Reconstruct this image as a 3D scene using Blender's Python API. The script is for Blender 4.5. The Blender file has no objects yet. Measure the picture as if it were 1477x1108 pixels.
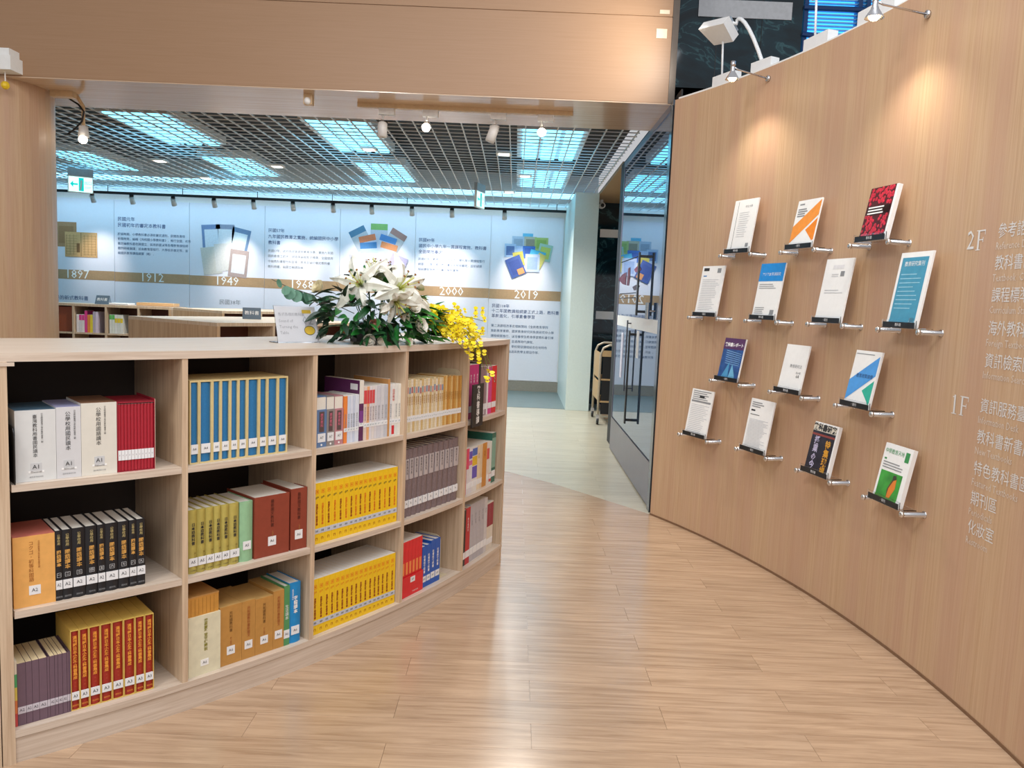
import bpy, math, random
from mathutils import Vector, Matrix
random.seed(7)
PI = math.pi
SC = bpy.context.scene
COL = SC.collection

# ---------------------------------------------------------------- camera, world, lights, exposure
def rad(d): return d * PI / 180
CAM_Z, PITCH, ROLL, FPX = 1.4, rad(5.937), rad(2.398), 1150.0
_r = Vector((1, 0, 0)); _f = Vector((0, math.cos(PITCH), -math.sin(PITCH))); _u = Vector((0, math.sin(PITCH), math.cos(PITCH)))
_x = math.cos(ROLL) * _r + math.sin(ROLL) * _u
_y = -math.sin(ROLL) * _r + math.cos(ROLL) * _u
cd = bpy.data.cameras.new('camera'); cam = bpy.data.objects.new('camera', cd); COL.objects.link(cam)
cd.sensor_width = 36; cd.lens = FPX / 1477 * 36; cd.clip_end = 60
cam.matrix_world = Matrix(((_x.x, _y.x, -_f.x, 0), (_x.y, _y.y, -_f.y, 0), (_x.z, _y.z, -_f.z, CAM_Z), (0, 0, 0, 1)))
SC.camera = cam

W = bpy.data.worlds.new('room_light'); SC.world = W; W.use_nodes = True
W.node_tree.nodes['Background'].inputs[0].default_value = (0.97, 0.97, 1.0, 1)
W.node_tree.nodes['Background'].inputs[1].default_value = 0.5

def aim(o, target):
    o.rotation_euler = (Vector(target) - o.location).to_track_quat('-Z', 'Y').to_euler()
def area(name, loc, target, size, power, col=(1, 1, 1)):
    l = bpy.data.lights.new(name, 'AREA'); l.shape = 'RECTANGLE'; l.size, l.size_y = size; l.energy = power; l.color = col
    o = bpy.data.objects.new(name, l); COL.objects.link(o); o.location = loc; aim(o, target); return o
def spot(name, loc, target, power, angle, blend=0.6, col=(1, .9, .75), r=0.03):
    l = bpy.data.lights.new(name, 'SPOT'); l.energy = power; l.spot_size = rad(angle); l.spot_blend = blend; l.color = col; l.shadow_soft_size = r
    o = bpy.data.objects.new(name, l); COL.objects.link(o); o.location = loc; aim(o, target); return o
area('overhead_fill', (0.6, 1.6, 4.2), (0.6, 2.2, 0), (2.4, 2.4), 88, (.91, .95, 1))  # unseen overhead area light added for general foreground brightness
area('entrance_light', (-1.9, 0.2, 3.9), (-0.7, 3.1, 0.6), (0.7, 0.7), 52, (1, .97, .93))
area('rear_fill', (0.2, -2.5, 3.4), (0.2, 5.0, 1.6), (3, 2), 70, (.97, .97, 1))  # unseen area light added behind the camera, aimed forward
SC.view_settings.view_transform = 'Standard'; SC.view_settings.look = 'None'
SC.view_settings.gamma = 1.0; SC.view_settings.use_curve_mapping = False
SC.view_settings.exposure = 0.15

# ---------------------------------------------------------------- materials
def lin(h):
    h = h.lstrip('#'); v = [int(h[i:i + 2], 16) / 255 for i in (0, 2, 4)]
    return tuple(c / 12.92 if c <= .04045 else ((c + .055) / 1.055) ** 2.4 for c in v) + (1,)
def sc(c, k): return (min(1, c[0] * k), min(1, c[1] * k), min(1, c[2] * k), 1)
_mats = {}
def base_mat(name):
    m = bpy.data.materials.new(name); m.use_nodes = True
    n = m.node_tree; return m, n, n.nodes['Principled BSDF']
def mat(name, col, rough=.5, metal=0, var=.06, scale=40, spec=.5, coat=0):
    if name in _mats: return _mats[name]
    m, n, b = base_mat(name); c = lin(col) if isinstance(col, str) else col
    tc = n.nodes.new('ShaderNodeTexCoord'); no = n.nodes.new('ShaderNodeTexNoise'); no.inputs['Scale'].default_value = scale
    rp = n.nodes.new('ShaderNodeValToRGB'); rp.color_ramp.elements[0].position = .3; rp.color_ramp.elements[1].position = .7
    rp.color_ramp.elements[0].color = sc(c, 1 - var); rp.color_ramp.elements[1].color = sc(c, 1 + var)
    n.links.new(tc.outputs['Object'], no.inputs['Vector']); n.links.new(no.outputs['Fac'], rp.inputs['Fac']); n.links.new(rp.outputs['Color'], b.inputs['Base Color'])
    b.inputs['Roughness'].default_value = rough; b.inputs['Metallic'].default_value = metal; b.inputs['Specular IOR Level'].default_value = spec
    b.inputs['Coat Weight'].default_value = coat
    _mats[name] = m; return m
def emit(name, col, strength):
    if name in _mats: return _mats[name]
    m, n, b = base_mat(name); b.inputs['Base Color'].default_value = lin(col); b.inputs['Emission Color'].default_value = lin(col); b.inputs['Emission Strength'].default_value = strength
    _mats[name] = m; return m
def glass(name, col='#ffffff', rough=0.0, ior=1.45):
    if name in _mats: return _mats[name]
    m, n, b = base_mat(name); b.inputs['Base Color'].default_value = lin(col); b.inputs['Transmission Weight'].default_value = 1
    b.inputs['Roughness'].default_value = rough; b.inputs['IOR'].default_value = ior
    _mats[name] = m; return m
def wood(name, c1, c2, axis='z', coord='Object', freq=22, band=0.0, c3=None, rough=.45, per_object=0.0, stretch=18, coat=0.0):
    """grain stretched along an axis; band adds slow colour strips across the grain"""
    if name in _mats: return _mats[name]
    m, n, b = base_mat(name); N, L = n.nodes, n.links
    tc = N.new('ShaderNodeTexCoord'); mp = N.new('ShaderNodeMapping')
    s = {'x': (1 / stretch, 1, 1), 'y': (1, 1 / stretch, 1), 'z': (1, 1, 1 / stretch)}[axis]
    mp.inputs['Scale'].default_value = [v * freq for v in s]
    src = tc.outputs[coord]
    oi = N.new('ShaderNodeObjectInfo')
    if per_object:
        ad = N.new('ShaderNodeVectorMath'); ad.operation = 'MULTIPLY_ADD'
        cx = N.new('ShaderNodeCombineXYZ')
        for i in range(3): L.new(oi.outputs['Random'], cx.inputs[i])
        L.new(cx.outputs[0], ad.inputs[0]); ad.inputs[1].default_value = (37, 53, 71); L.new(src, ad.inputs[2]); src = ad.outputs[0]
    L.new(src, mp.inputs['Vector'])
    n1 = N.new('ShaderNodeTexNoise'); n1.inputs['Scale'].default_value = 1; n1.inputs['Detail'].default_value = 6; n1.inputs['Roughness'].default_value = .65; n1.inputs['Distortion'].default_value = .6
    L.new(mp.outputs[0], n1.inputs['Vector'])
    rp = N.new('ShaderNodeValToRGB'); rp.color_ramp.elements[0].position = .34; rp.color_ramp.elements[1].position = .62
    rp.color_ramp.elements[0].color = lin(c2); rp.color_ramp.elements[1].color = lin(c1)
    L.new(n1.outputs['Fac'], rp.inputs['Fac']); out = rp.outputs['Color']
    if band:
        mp2 = N.new('ShaderNodeMapping'); s2 = {'x': (.02, 1, 1), 'y': (1, .02, 1), 'z': (1, 1, .02)}[axis]
        mp2.inputs['Scale'].default_value = [v * band for v in s2]; L.new(tc.outputs[coord], mp2.inputs['Vector'])
        n2 = N.new('ShaderNodeTexNoise'); n2.inputs['Scale'].default_value = 1; n2.inputs['Detail'].default_value = 2.5
        L.new(mp2.outputs[0], n2.inputs['Vector'])
        r2 = N.new('ShaderNodeValToRGB'); r2.color_ramp.elements[0].position = .42; r2.color_ramp.elements[1].position = .58
        L.new(n2.outputs['Fac'], r2.inputs['Fac'])
        mx = N.new('ShaderNodeMix'); mx.data_type = 'RGBA'; mx.inputs[7].default_value = lin(c3)
        mu = N.new('ShaderNodeMath'); mu.operation = 'MULTIPLY'; mu.inputs[1].default_value = .5
        L.new(r2.outputs['Color'], mu.inputs[0]); L.new(mu.outputs[0], mx.inputs[0]); L.new(out, mx.inputs[6]); out = mx.outputs[2]
    if per_object:
        hs = N.new('ShaderNodeHueSaturation'); ma = N.new('ShaderNodeMapRange'); ma.inputs[3].default_value = 1 - per_object; ma.inputs[4].default_value = 1 + per_object
        L.new(oi.outputs['Random'], ma.inputs[0]); L.new(ma.outputs[0], hs.inputs['Value']); L.new(out, hs.inputs['Color']); out = hs.outputs['Color']
    L.new(out, b.inputs['Base Color']); b.inputs['Roughness'].default_value = rough; b.inputs['Coat Weight'].default_value = coat; b.inputs['Coat Roughness'].default_value = .25
    bp = N.new('ShaderNodeBump'); bp.inputs['Strength'].default_value = .08; bp.inputs['Distance'].default_value = .002
    L.new(n1.outputs['Fac'], bp.inputs['Height']); L.new(bp.outputs[0], b.inputs['Normal'])
    _mats[name] = m; return m
def marble(name):
    m, n, b = base_mat(name); N, L = n.nodes, n.links
    tc = N.new('ShaderNodeTexCoord'); n1 = N.new('ShaderNodeTexNoise'); n1.inputs['Scale'].default_value = 2.6; n1.inputs['Detail'].default_value = 8; n1.inputs['Distortion'].default_value = 2.2
    L.new(tc.outputs['Object'], n1.inputs['Vector'])
    rp = N.new('ShaderNodeValToRGB'); e = rp.color_ramp.elements
    e[0].position = .40; e[0].color = lin('#12222a'); e[1].position = .74; e[1].color = lin('#1e3a44')
    k = e.new(.555); k.color = lin('#16303a'); k = e.new(.575); k.color = lin('#365b62'); k = e.new(.595); k.color = lin('#16303a')
    L.new(n1.outputs['Fac'], rp.inputs['Fac']); L.new(rp.outputs['Color'], b.inputs['Base Color']); b.inputs['Roughness'].default_value = .06
    _mats[name] = m; return m

OAK = wood('pale_oak_laminate', '#d2bb9f', '#b89d82', 'z', freq=90, stretch=30, rough=.42)
OAKX = wood('pale_oak_laminate_lengthwise', '#d3c4b4', '#bfac99', 'x', coord='UV', freq=90, stretch=30, rough=.36)
WALLW = wood('oak_veneer_wall', '#c9aa88', '#ba9674', 'y', coord='UV', freq=110, stretch=60, band=6, c3='#bb937c', rough=.42)
BEAMW = wood('beam_veneer', '#a07d5e', '#9b7858', 'x', freq=90, stretch=40, rough=.45)
SOFFW = wood('soffit_veneer', '#d9bfa4', '#c9a98b', 'x', freq=50, stretch=40, rough=.16)
PLANKW = wood('vinyl_oak_plank', '#c0a386', '#a2856a', 'x', freq=42, stretch=16, rough=.22, per_object=.045, coat=.3)
PLANKL = wood('pale_vinyl_plank', '#c9c0aa', '#b4a992', 'x', freq=34, stretch=13, rough=.28, per_object=.05, coat=.15)
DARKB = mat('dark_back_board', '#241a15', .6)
MARB = marble('dark_green_marble')
WHITE = mat('white_paint', '#e9e9e6', .5, var=.02)
PAPER = mat('white_paper', '#eeeeec', .6, var=.02)
PAGES = mat('page_edges', '#e2ded3', .7, var=.05, scale=300)
CREAMP = mat('cream_page_edges', '#dcc9a0', .7, var=.06, scale=300)
BLACK = mat('black_plastic', '#141414', .4)
CHROME = mat('brushed_chrome', '#cfcfd2', .22, 1.0, var=.02)
ACRYL = glass('clear_acrylic', '#fbfdff', 0.0, 1.35)
INK = mat('dark_ink', '#2a2a2c', .6)
GREY = mat('grey_ink', '#8b8d90', .6)
NAVY = mat('navy_print', '#2b4c7e', .6)
SLATE = mat('slate_blue_print', '#5a6f8c', .6)
LABELW = mat('call_label_paper', '#e6e8ea', .5, var=.02)

# ---------------------------------------------------------------- mesh helpers
class MB:
    def __init__(s): s.v = []; s.f = []; s.m = []; s.uv = []
    def face(s, pts, m=0, uv=None):
        i = len(s.v); s.v += [tuple(p) for p in pts]; s.f.append(tuple(range(i, i + len(pts)))); s.m.append(m); s.uv.append(uv); return s
    def box(s, x0, x1, y0, y1, z0, z1, m=0):
        i = len(s.v); s.v += [(x, y, z) for z in (z0, z1) for y in (y0, y1) for x in (x0, x1)]
        for q in ((0, 2, 3, 1), (4, 5, 7, 6), (0, 1, 5, 4), (2, 6, 7, 3), (0, 4, 6, 2), (1, 3, 7, 5)):
            s.f.append(tuple(i + k for k in q)); s.m.append(m); s.uv.append(None)
        return s
    def prism(s, poly, z0, z1, m=0):
        n = len(poly); i = len(s.v); s.v += [(x, y, z0) for x, y in poly] + [(x, y, z1) for x, y in poly]
        s.f += [tuple(i + n - 1 - k for k in range(n)), tuple(i + n + k for k in range(n))]; s.m += [m, m]; s.uv += [None, None]
        for k in range(n):
            a, b = k, (k + 1) % n; s.f.append((i + a, i + b, i + n + b, i + n + a)); s.m.append(m); s.uv.append(None)
        return s
    def tube(s, pts, r, n=8, m=0, caps=True):
        pts = [Vector(p) for p in pts]; rs = r if isinstance(r, (list, tuple)) else [r] * len(pts); i0 = len(s.v); prev = None
        for k, p in enumerate(pts):
            d = (pts[min(k + 1, len(pts) - 1)] - pts[max(k - 1, 0)]).normalized()
            if prev is None: prev = d.orthogonal().normalized()
            a = (prev - d * prev.dot(d)).normalized(); b = d.cross(a); prev = a
            for j in range(n):
                t = 2 * PI * j / n; s.v.append(tuple(p + (a * math.cos(t) + b * math.sin(t)) * rs[k]))
        for k in range(len(pts) - 1):
            for j in range(n):
                a, b = i0 + k * n + j, i0 + k * n + (j + 1) % n
                s.f.append((a, b, b + n, a + n)); s.m.append(m); s.uv.append(None)
        if caps:
            s.f.append(tuple(i0 + n - 1 - j for j in range(n))); s.f.append(tuple(i0 + (len(pts) - 1) * n + j for j in range(n))); s.m += [m, m]; s.uv += [None, None]
        return s
    def ball(s, c, r, n=8, k=5, m=0, sz=1):
        c = Vector(c); pts = [(c + Vector((0, 0, -r * sz * math.cos(PI * j / k)))) for j in range(k + 1)]
        i0 = len(s.v)
        for j in range(k + 1):
            q = max(1e-4, r * math.sin(PI * j / k))
            for a in range(n): s.v.append((pts[j].x + q * math.cos(2 * PI * a / n), pts[j].y + q * math.sin(2 * PI * a / n), pts[j].z))
        for j in range(k):
            for a in range(n):
                b = (a + 1) % n; s.f.append((i0 + j * n + a, i0 + j * n + b, i0 + j * n + n + b, i0 + j * n + n + a)); s.m.append(m); s.uv.append(None)
        return s
    def mesh(s, name, mats, smooth=False):
        me = bpy.data.meshes.new(name); me.from_pydata(s.v, [], s.f); me.polygons.foreach_set('material_index', s.m)
        if any(u for u in s.uv):
            l = me.uv_layers.new(name='UVMap'); k = 0
            for f, u in zip(s.f, s.uv):
                for j in range(len(f)): l.data[k].uv = u[j] if u else (0, 0); k += 1
        for m in (mats if isinstance(mats, (list, tuple)) else [mats]): me.materials.append(m)
        if smooth: me.polygons.foreach_set('use_smooth', [True] * len(me.polygons))
        me.update(); return me
    def build(s, name, mats, parent=None, smooth=False, **kw):
        return put(name, s.mesh(name, mats, smooth), parent, **kw)
def put(name, me, parent=None, loc=(0, 0, 0), rot=(0, 0, 0), scale=None):
    o = bpy.data.objects.new(name, me); COL.objects.link(o); o.location = loc; o.rotation_euler = rot
    if scale: o.scale = scale
    if parent: o.parent = parent
    return o
def tag(o, label=None, cat=None, group=None, kind=None):
    if label: o['label'] = label
    if cat: o['category'] = cat
    if group: o['group'] = group
    if kind: o['kind'] = kind
    return o
def thing(name, label, cat, loc=(0, 0, 0), rz=0, group=None):
    o = bpy.data.objects.new(name, None); COL.objects.link(o); o.location = loc; o.rotation_euler = (0, 0, rz); o.empty_display_size = .05
    return tag(o, label, cat, group)
def structure(o): o['kind'] = 'structure'; return o

_tc = bpy.data.curves.new('lettering', 'FONT'); _to = bpy.data.objects.new('lettering', _tc); COL.objects.link(_to)
_text = {}
def text_mesh(s, size, m, ax='CENTER', ay='CENTER', line=1.0, bold=0.0, squeeze=1.0):
    key = (s, size, m.name, ax, ay, line, bold, squeeze)
    if key in _text: return _text[key]
    c = _tc; c.body = s; c.size = size; c.align_x = ax; c.align_y = ay; c.space_line = line; c.resolution_u = 1; c.offset = bold; c.space_character = 1
    _to.update_tag(); bpy.context.view_layer.update()
    me = bpy.data.meshes.new_from_object(_to.evaluated_get(bpy.context.evaluated_depsgraph_get()))
    me.name = 'lettering'
    if squeeze != 1:
        for v in me.vertices: v.co.x *= squeeze
    me.materials.clear(); me.materials.append(m); _text[key] = me; return me
def write(s, size, m, parent, x, y, z, name='lettering', rot=(PI / 2, 0, 0), **kw):
    return put(name, text_mesh(s, size, m, **kw), parent, (x, y, z), rot)
def vert(s): return '\n'.join(s)
ORD = ['', 'first', 'second', 'third', 'fourth', 'fifth', 'sixth', 'seventh', 'eighth', 'ninth', 'tenth', 'eleventh', 'twelfth', 'thirteenth', 'fourteenth', 'fifteenth',
       'sixteenth', 'seventeenth', 'eighteenth', 'nineteenth', 'twentieth', 'twenty-first', 'twenty-second', 'twenty-third', 'twenty-fourth', 'twenty-fifth', 'twenty-sixth',
       'twenty-seventh', 'twenty-eighth', 'twenty-ninth', 'thirtieth']

# ---------------------------------------------------------------- setting
def clip(poly, region):
    out = list(poly)
    for i in range(len(region)):
        a, b = region[i], region[(i + 1) % len(region)]; src, out = out, []
        side = lambda p: (b[0] - a[0]) * (p[1] - a[1]) - (b[1] - a[1]) * (p[0] - a[0])
        for j in range(len(src)):
            p, q = src[j], src[(j + 1) % len(src)]; sp, sq = side(p), side(q)
            if sp >= 0: out.append(p)
            if sp * sq < 0:
                t = sp / (sp - sq); out.append((p[0] + t * (q[0] - p[0]), p[1] + t * (q[1] - p[1])))
        if not out: return out
    return out
CB, RB = (-4.1096, 5.5381), 4.309          # bookcase arc
CWL, RW = (-3.796, 2.611), 5.467           # curved wall arc
floor = structure(MB().box(-9, 5, -4, 12.6, -.06, -.006).build('floor', wood('floor_base_oak', '#b39678', '#977b60', 'x', freq=42, stretch=16, rough=.3)))
REG = [(-3.2, -1.2), (2.2, -1.2), (2.2, 3.7), (.975, 5.296), (.823, 5.492), (.364, 6.092), (-.018, 6.474), (-1.2, 7.2), (-3.2, 8.0)]
_pk = {}
def lay(y0, x0, mtl, region, ztop, name):
    w, l, g = .152, .9145, .0005
    poly = [(x0 + g, y0 + g), (x0 + l - g, y0 + g), (x0 + l - g, y0 + w - g), (x0 + g, y0 + w - g)]
    cx, cy = x0 + l / 2, y0 + w / 2
    full = True
    if region:
        c = clip(poly, region)
        if len(c) < 3: return
        full = len(c) == 4 and abs(c[0][0] - poly[0][0]) < 1e-6 and all(any(abs(a[0] - b[0]) + abs(a[1] - b[1]) < 1e-6 for b in c) for a in poly)
        poly = c
    key = mtl.name
    if full and key in _pk: me = _pk[key]
    else:
        me = MB().prism([(p[0] - cx, p[1] - cy) for p in poly], -.0045, 0).mesh('plank', mtl)
        if full: _pk[key] = me
    put(name, me, floor, (cx, cy, ztop))
for k in range(-13, 34):
    y0 = 2.53 + .152 * k; off = -.349 if k % 2 == 0 else .110
    for j in range(-4, 4):
        x0 = off + .9145 * j; xm = min(max(x0, -9), 9)
        if math.hypot(x0 - CWL[0], y0 + .07 - CWL[1]) > RW + .05: continue
        if math.hypot(x0 + .9145 - CB[0], y0 + .07 - CB[1]) < RB - .1: continue
        if x0 < -2.4 or (y0 > 6.1 and x0 < -1.5): continue
        lay(y0, x0, PLANKW, REG, 0.0, 'plank')
for k in range(0, 35):
    y0 = 5.19 + .152 * k; off = -1.28 if k % 2 == 0 else -.82
    for j in range(0, 3):
        lay(y0, off + .9145 * j - .3, PLANKL, None, -.0015, 'plank')
MB().box(-9, 1.2, 10.53, 12.5, -.006, 0).build('floor_tile', mat('grey_floor_tile', '#6f7d7b', .35, scale=6), floor)

def arc_slab(C, r0, r1, t0, t1, z0, z1, n=40, mats=None, name='slab', parent=None):
    """ring segment with uv = (arc length, height / radius)"""
    b = MB(); P = lambda r, t, z: (C[0] + r * math.cos(rad(t)), C[1] + r * math.sin(rad(t)), z)
    for i in range(n):
        a, c = t0 + (t1 - t0) * i / n, t0 + (t1 - t0) * (i + 1) / n
        ua, uc = rad(a) * r1, rad(c) * r1
        b.face([P(r1, a, z0), P(r1, c, z0), P(r1, c, z1), P(r1, a, z1)], 0, [(ua, z0), (uc, z0), (uc, z1), (ua, z1)])
        b.face([P(r0, c, z0), P(r0, a, z0), P(r0, a, z1), P(r0, c, z1)], 0, [(uc, z0), (ua, z0), (ua, z1), (uc, z1)])
        b.face([P(r0, a, z1), P(r1, a, z1), P(r1, c, z1), P(r0, c, z1)], 0, [(ua, r0), (ua, r1), (uc, r1), (uc, r0)])
        b.face([P(r0, c, z0), P(r1, c, z0), P(r1, a, z0), P(r0, a, z0)], 0, [(uc, r0), (uc, r1), (ua, r1), (ua, r0)])
    for t, fl in ((t0, 1), (t1, 0)):
        q = [P(r0, t, z0), P(r1, t, z0), P(r1, t, z1), P(r0, t, z1)]; u = [(r0, z0), (r1, z0), (r1, z1), (r0, z1)]
        b.face(q if fl else q[::-1], 0, u if fl else u[::-1])
    return b.build(name, mats, parent)
wall_right = structure(arc_slab(CWL, RW, RW + .12, -22, 29.3, 0, 2.727, 60, WALLW, 'wall_right'))
arc_slab(CWL, RW + .02, RW + .11, -22, 29.2, 2.727, 2.745, 40, WHITE, 'capping', wall_right)
trim = structure(arc_slab(CWL, RW - .004, RW + .002, -22, 29.3, 0, .012, 50, mat('shadow_gap_strip', '#7a5a40', .6), 'baseboard_right'))

# beam over the opening: lower and upper fascia with a groove between, glossy soffit
beam = structure(MB().box(-7, .955, 5.486, 6.3, 2.76, 4.3).build('beam', BEAMW))
MB().box(-7, .957, 5.478, 5.49, 2.752, 3.30).build('fascia', BEAMW, beam)
MB().box(-7, .957, 5.478, 5.49, 3.306, 4.3).build('fascia', BEAMW, beam)
MB().box(-7, .985, 5.482, 6.31, 2.745, 2.76).build('soffit', SOFFW, beam)
for zz in (3.52,):
    MB().box(.87, .935, 5.474, 5.478, 3.32, 3.345).build('notice_sticker', mat('beam_sticker', '#d8c6ac', .5), beam); MB().box(.855, .925, 5.474, 5.478, 3.165, 3.225).build('notice_sticker', mat('beam_sticker', '#d8c6ac', .5), beam)
b = MB()
N = 40
for i in range(N):
    a, c = 2 * PI * i / N, 2 * PI * (i + 1) / N; R = .47; X, Y = -3.84, 5.78
    b.face([(X + R * math.cos(a), Y + R * math.sin(a), 0), (X + R * math.cos(c), Y + R * math.sin(c), 0), (X + R * math.cos(c), Y + R * math.sin(c), 2.745), (X + R * math.cos(a), Y + R * math.sin(a), 2.745)],
           0, [(a * R, 0), (c * R, 0), (c * R, 2.745), (a * R, 2.745)])
structure(b.build('pillar', WALLW, smooth=True))

# back room shell
wall_back = structure(MB().box(-9, 1.2, 12.5, 12.6, 0, 3.4).build('wall_back', WHITE))
structure(MB().box(-9, 1.02, 12.47, 12.5, 0, .155).build('baseboard_back', mat('grey_skirting', '#8c8578', .5)))
structure(MB().box(-9.1, -9, 5.5, 12.6, 0, 3.4).build('wall_left', WHITE))
MB().box(.715, 1.02, 10.42, 12.5, 0, 2.82).build('wall_pier', mat('pale_green_white_paint', '#cfdcd6', .45, var=.02), wall_back)
wm = structure(MB().box(1.02, 3.2, 11.2, 11.3, 0, 2.85).build('wall_side', MARB))
MB().box(1.02, 3.2, 8.2, 11.2, 2.80, 2.84).build('ceiling_panel', mat('tan_ceiling', '#a58a66', .5), wm)
MB().box(1.13, 1.42, 11.19, 11.2, 2.33, 2.44).build('notice_strip', PAPER, wm)
MB().box(1.13, 1.42, 11.19, 11.2, 1.20, 1.31).build('notice_strip', PAPER, wm)
plen = structure(MB().box(-9, 1.2, 6.3, 12.6, 3.35, 3.4).build('ceiling', mat('plenum_grey', '#33312f', .8)))
GRID = mat('grid_slat_grey', '#d8dadc', .5, var=.02)
for i in range(74):                                   # slats running away from the viewer
    x = .96 - .1335 * i
    MB().box(-.005, .005, 6.32, 12.3, 2.834, 2.845).build('slat', GRID, plen, loc=(x, 0, 0))
for k in range(40):
    y = 6.40 + .15 * k
    MB().box(-8.9, .98, -.0035, .0035, 2.835, 2.843).build('slat', GRID, plen, loc=(0, y, 0))
MB().box(-9, .98, 12.28, 12.34, 2.80, 2.86).build('edge_trim', WHITE, plen)
TUBE = emit('fluorescent_diffuser', '#6fd0f5', 3.0)
grp = 'fluorescent troffers above the ceiling grid'
for row, (y0, y1) in enumerate(((7.45, 8.95), (9.8, 11.15))):
    for i, xc in enumerate((.28, -1.72, -3.57, -5.5, -7.4)):
        t = thing('ceiling_troffer', f'bright cyan fluorescent troffer above the grid, {"front" if row == 0 else "rear"} row, {ORD[i + 1]} counted from the glass door', 'ceiling light', (xc, (y0 + y1) / 2, 2.95), 0, grp)
        h = (y1 - y0) / 2
        MB().box(-.33, .33, -h, h, .02, .10).build('housing', WHITE, t)
        for q in (-.2, 0, .2): MB().box(q - .075, q + .075, -h + .03, h - .03, 0, .018).build('tube', TUBE, t)
t = thing('cove_light', 'long bright fluorescent strip above the grid beside the timeline wall', 'ceiling light', (-4, 11.95, 2.95))
MB().box(-4.9, 4.9, -.22, .22, .02, .08).build('housing', WHITE, t); MB().box(-4.9, 4.9, -.2, .2, 0, .018).build('tube', emit('cove_tube', '#8fd6f5', 3.2), t)
area('cove_wash', (-3.6, 11.98, 2.79), (-3.6, 12.35, 1.9), (7.5, .25), 20, (.5, .78, 1))
for i, (x, y) in enumerate([(-4.07, 9.18), (-4.03, 10.42), (-2.76, 9.22), (-1.48, 7.92), (-.17, 7.87), (.05, 9.17), (-.14, 10.53)]):
    t = thing('downlight', f'small square white downlight in the ceiling grid, {ORD[i + 1]} from the pillar side', 'downlight', (x, y, 2.80), 0, 'square downlights')
    MB().box(-.075, .075, -.075, .075, 0, .02).build('frame', WHITE, t); MB().box(-.05, .05, -.05, .05, -.004, 0).build('lens', emit('downlight_lens', '#fff6e4', 4), t)
    spot('downlight_beam', (x, y, 2.78), (x, y, 0), 110, 140, .6, (1, .95, .88), .05)

# glass door wall, parallel to the view, reflecting the timeline
GL = bpy.data.materials.new('dark_reflective_glass'); GL.use_nodes = True
_b = GL.node_tree.nodes['Principled BSDF']; _b.inputs['Base Color'].default_value = lin('#4f6d8e'); _b.inputs['Roughness'].default_value = .015; _b.inputs['IOR'].default_value = 2.2; _b.inputs['Metallic'].default_value = .75
STEEL = mat('hairline_steel', '#77737e', .3, .8, var=.04, scale=8)
door = structure(MB().box(.985, .999, 5.44, 7.70, .33, 2.70).build('door_1', GL))
MB().box(.980, 1.004, 5.44, 7.70, .012, .318).build('bottom_rail', STEEL, door)
MB().box(.978, 1.01, 5.44, 7.72, 2.70, 2.745).build('top_rail', STEEL, door)
MB().box(.972, 1.004, 5.35, 5.44, 0, 2.745).build('stile', mat('dark_stile', '#3d4650', .15, .6), door)
MB().box(.980, 1.004, 7.70, 7.722, .012, 2.70).build('stile', STEEL, door)
MB().box(.99, 1.0, 5.44, 7.70, .318, .33).build('rail_gap', BLACK, door)
MB().box(1.01, 1.02, 5.3, 8.2, 0, 2.8).build('black_backing', mat('backing_black', '#07090b', .6), door)  # added unseen black sheet, keeps the space behind the glass dark
def pull(y, z0, z1, name='handle'):
    h = MB(); h.box(.925, .937, y - .022, y + .022, z0, z1); h.box(.937, .985, y - .01, y + .01, z0 + .02, z0 + .04); h.box(.937, .985, y - .01, y + .01, z1 - .04, z1 - .02)
    h.build(name, BLACK, door)
pull(6.15, 1.33, 1.81); pull(6.45, .445, 1.203)
MB().box(.945, .955, 6.72, 6.74, .68, 1.28).box(.955, .985, 6.725, 6.735, .70, .71).box(.955, .985, 6.725, 6.735, 1.25, 1.26).build('handle', mat('dark_grey_metal', '#4a4a50', .3, .6), door)
m = MB()
for yy in (5.76, 5.81): m.tube([(.955, yy, 1.31), (.955, yy, 1.43)], .012, 8); m.tube([(.955, yy, 1.37), (.986, yy, 1.37)], .006, 6)
m.build('lock_post', CHROME, door)
MB().box(.982, .985, 5.45, 7.66, 1.215, 1.31).build('notice_strip', PAPER, door)
MB().box(.981, .985, 7.19, 7.30, .75, 1.156).build('notice_strip', mat('lilac_paper', '#d9d6e4', .6), door)
MB().box(.981, .985, 6.30, 6.40, .99, 1.207).build('notice_strip', PAPER, door)
MAR = mat('maroon_patch', '#6a1738', .5)
def on_door(poly, mtl, name='glass_patch'):  # flat coloured shapes just in front of the glass
    MB().face([(.9825, y, z) for y, z in poly]).build(name, mtl, door)
on_door([(7.75, 1.65), (7.45, 1.60), (7.22, 1.585), (7.22, 1.70), (7.45, 1.69)], MAR); on_door([(7.15, 1.58), (7.02, 1.575), (6.98, 1.65), (7.0, 1.735), (7.12, 1.73)], MAR)
on_door([(6.75, 1.705), (6.6, 1.725), (6.45, 1.72), (6.38, 1.69), (6.5, 1.675), (6.68, 1.68)], mat('rose_patch', '#b04a6a', .5))
on_door([(6.8, 1.56), (6.6, 1.575), (6.4, 1.565), (6.5, 1.535), (6.7, 1.53)], mat('plum_patch', '#3f2740', .5))
for z in (1.80, 1.505, 1.465): on_door([(7.6, z), (6.6, z), (6.6, z + .008), (7.6, z + .008)], INK)

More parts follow.
